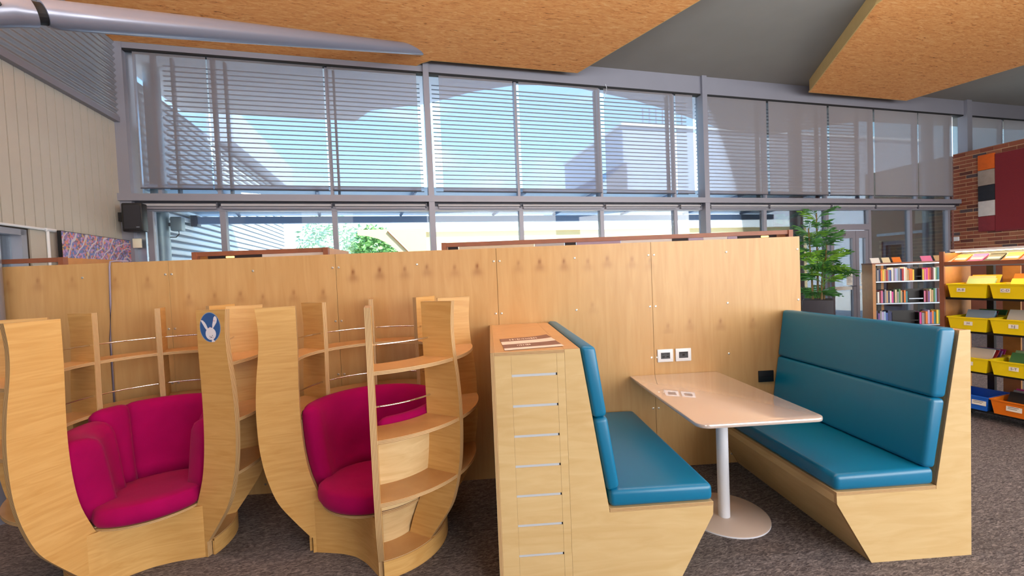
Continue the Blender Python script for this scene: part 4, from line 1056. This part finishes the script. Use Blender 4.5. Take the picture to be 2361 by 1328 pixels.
for ri_, (z, row) in enumerate(zip((1.172, .775, .385), pal)):
    rr = random.Random(20+ri_); fixed = sum(float(c_[3:]) for c_ in row if c_.startswith('BOX')); nbk = len([c_ for c_ in row if not c_.startswith('BOX')])
    wd = (SL-.06-fixed)/nbk; x = .04; bn = 0
    for c_ in row:
        if c_.startswith('BOX'):
            w = float(c_[3:])
            t = thing('bookend', 'black metal book support on the %s shelf of the small bookcase' % ('top', 'middle', 'bottom')[ri_], 'bookend', (0, 0, 0), 0, 'black bookends'); t.matrix_world = SM @ Matrix.Translation((x, .03, z))
            mk('plate', cat(box(.004, w-.004, .10, .108, 0, .24), box(.004, .010, 0, .1, 0, .21), box(w-.010, w-.004, 0, .1, 0, .21), box(.004, w-.004, 0, .1, 0, .004)), 'black_plastic', t)
            mk('strip', box(.02, w-.02, -.004, 0, .06, .075), 'alu' if ri_ == 1 else 'black_metal', t); x += w; continue
        h = rr.uniform(.19, .25); w = wd*rr.uniform(.86, 1.0)
        book(w, rr.uniform(.13, .16), h, 'bk_'+c_.replace(' ', '_'), SM @ Matrix.Translation((x, .02+rr.uniform(0, .015), z+.0005)), '%s book upright on %s shelf of the small bookcase, %s from left' % (c_, ('top', 'middle', 'bottom')[ri_], ORD[bn] if bn < len(ORD) else 'thirty-' + ORD[bn-30]), 'books on the small bookcase')
        bn += 1; x += wd
for k, (x, w, c_) in enumerate(((.02, .14, 'white'), (.20, .12, 'cream'), (.36, .13, 'orange'), (.80, .16, 'pink'), (1.0, .12, 'tan'))):
    mw = SM @ Matrix.Translation((x, .10, 1.506)) @ Matrix.Rotation(rad(-30), 4, 'X'); g, fm = book_geo(.012, w, .11); V = [(b, a, c) for a, b, c in g[0]]
    tag(mk('book', (V, [f[::-1] for f in g[1]]), ['bk_'+c_, 'page'], fm=fm, mw=mw), '%s cover book propped on top of the small bookcase, %s from left' % (c_, ORD[k]), 'book', 'books propped on the small bookcase')
# pale low table edge behind the right bench
# potted palm
PB = BW(6.50, .45, 0)
pm = thing('potted_palm', 'tall leafy palm in a dark square planter by the door', 'plant', PB, rad(-40))
V, Fc = cat(box(-.25, .25, -.25, .25, 0, .83)); o = bevel(mk('planter', (V, Fc), 'planter_dark', pm), .012)
mk('soil', box(-.225, .225, -.225, .225, .80, .836), 'soil', pm)
def frond(L_, nl, ll, seed):
    rr = random.Random(seed); V = []; Fc = []; pts = []
    for i in range(nl+1):
        u = i/nl; pts.append(Vector((L_*u*(1-.12*u), 0, L_*(.55*u-.75*u*u))))
    tv, tf = tube(pts, [.006*(1-.7*i/nl) for i in range(nl+1)], 5); V += tv; Fc += tf
    for i in range(3, nl+1):
        for sd in (-1, 1):
            p = pts[i]; l = ll*math.sin(math.pi*(.25+.65*i/nl))*rr.uniform(.8, 1.1); d = Vector((.55, sd*.6, -.45+rr.uniform(-.35, .35))).normalized(); w = Vector((.6, -sd*.4, .5)).normalized()*.017
            k = len(V); V += [p, p+d*l*.5+w, p+d*l, p+d*l*.5-w]; Fc.append((k, k+1, k+2, k+3))
    return V, Fc
fr_a = None; fr_b = None; rr = random.Random(3)
stems = [(-.08, -.05, 1.45), (.10, .02, 1.15), (0, .12, 1.75), (.06, -.12, .75)]
for (x, y, h) in stems:
    mk('stem', tube([(x, y, .8), (x*1.2, y*1.2, .8+h*.5), (x*1.6, y*1.6, .8+h)], [.02, .016, .012], 7), 'palm_stem', pm)
    for k in range(15):
        light_ = rr.random() < .3
        mat = 'palm_leaf_light' if light_ else 'palm_leaf'
        mw = Matrix.Translation((x*1.5, y*1.5, .8+h*(.35+.042*k))) @ Matrix.Rotation(2.4*k+x*9, 4, 'Z') @ Matrix.Rotation(rad(rr.uniform(-62, -6)), 4, 'Y') @ Matrix.Scale(rr.uniform(.75, 1.1), 4)
        if light_:
            if fr_b is None: fr_b = mk('frond', frond(.48, 12, .25, 8), mat, pm, mw=mw); continue
            inst(fr_b, pm, mw=mw)
        else:
            if fr_a is None: fr_a = mk('frond', frond(.52, 13, .26, 5), mat, pm, mw=mw); continue
            inst(fr_a, pm, mw=mw)
for k in range(9):
    mw = Matrix.Translation((.02*math.cos(k), .02*math.sin(k), .86)) @ Matrix.Rotation(k*.7, 4, 'Z') @ Matrix.Rotation(rad(-20-12*(k % 3)), 4, 'Y') @ Matrix.Scale(.75, 4)
    inst(fr_a, pm, mw=mw)
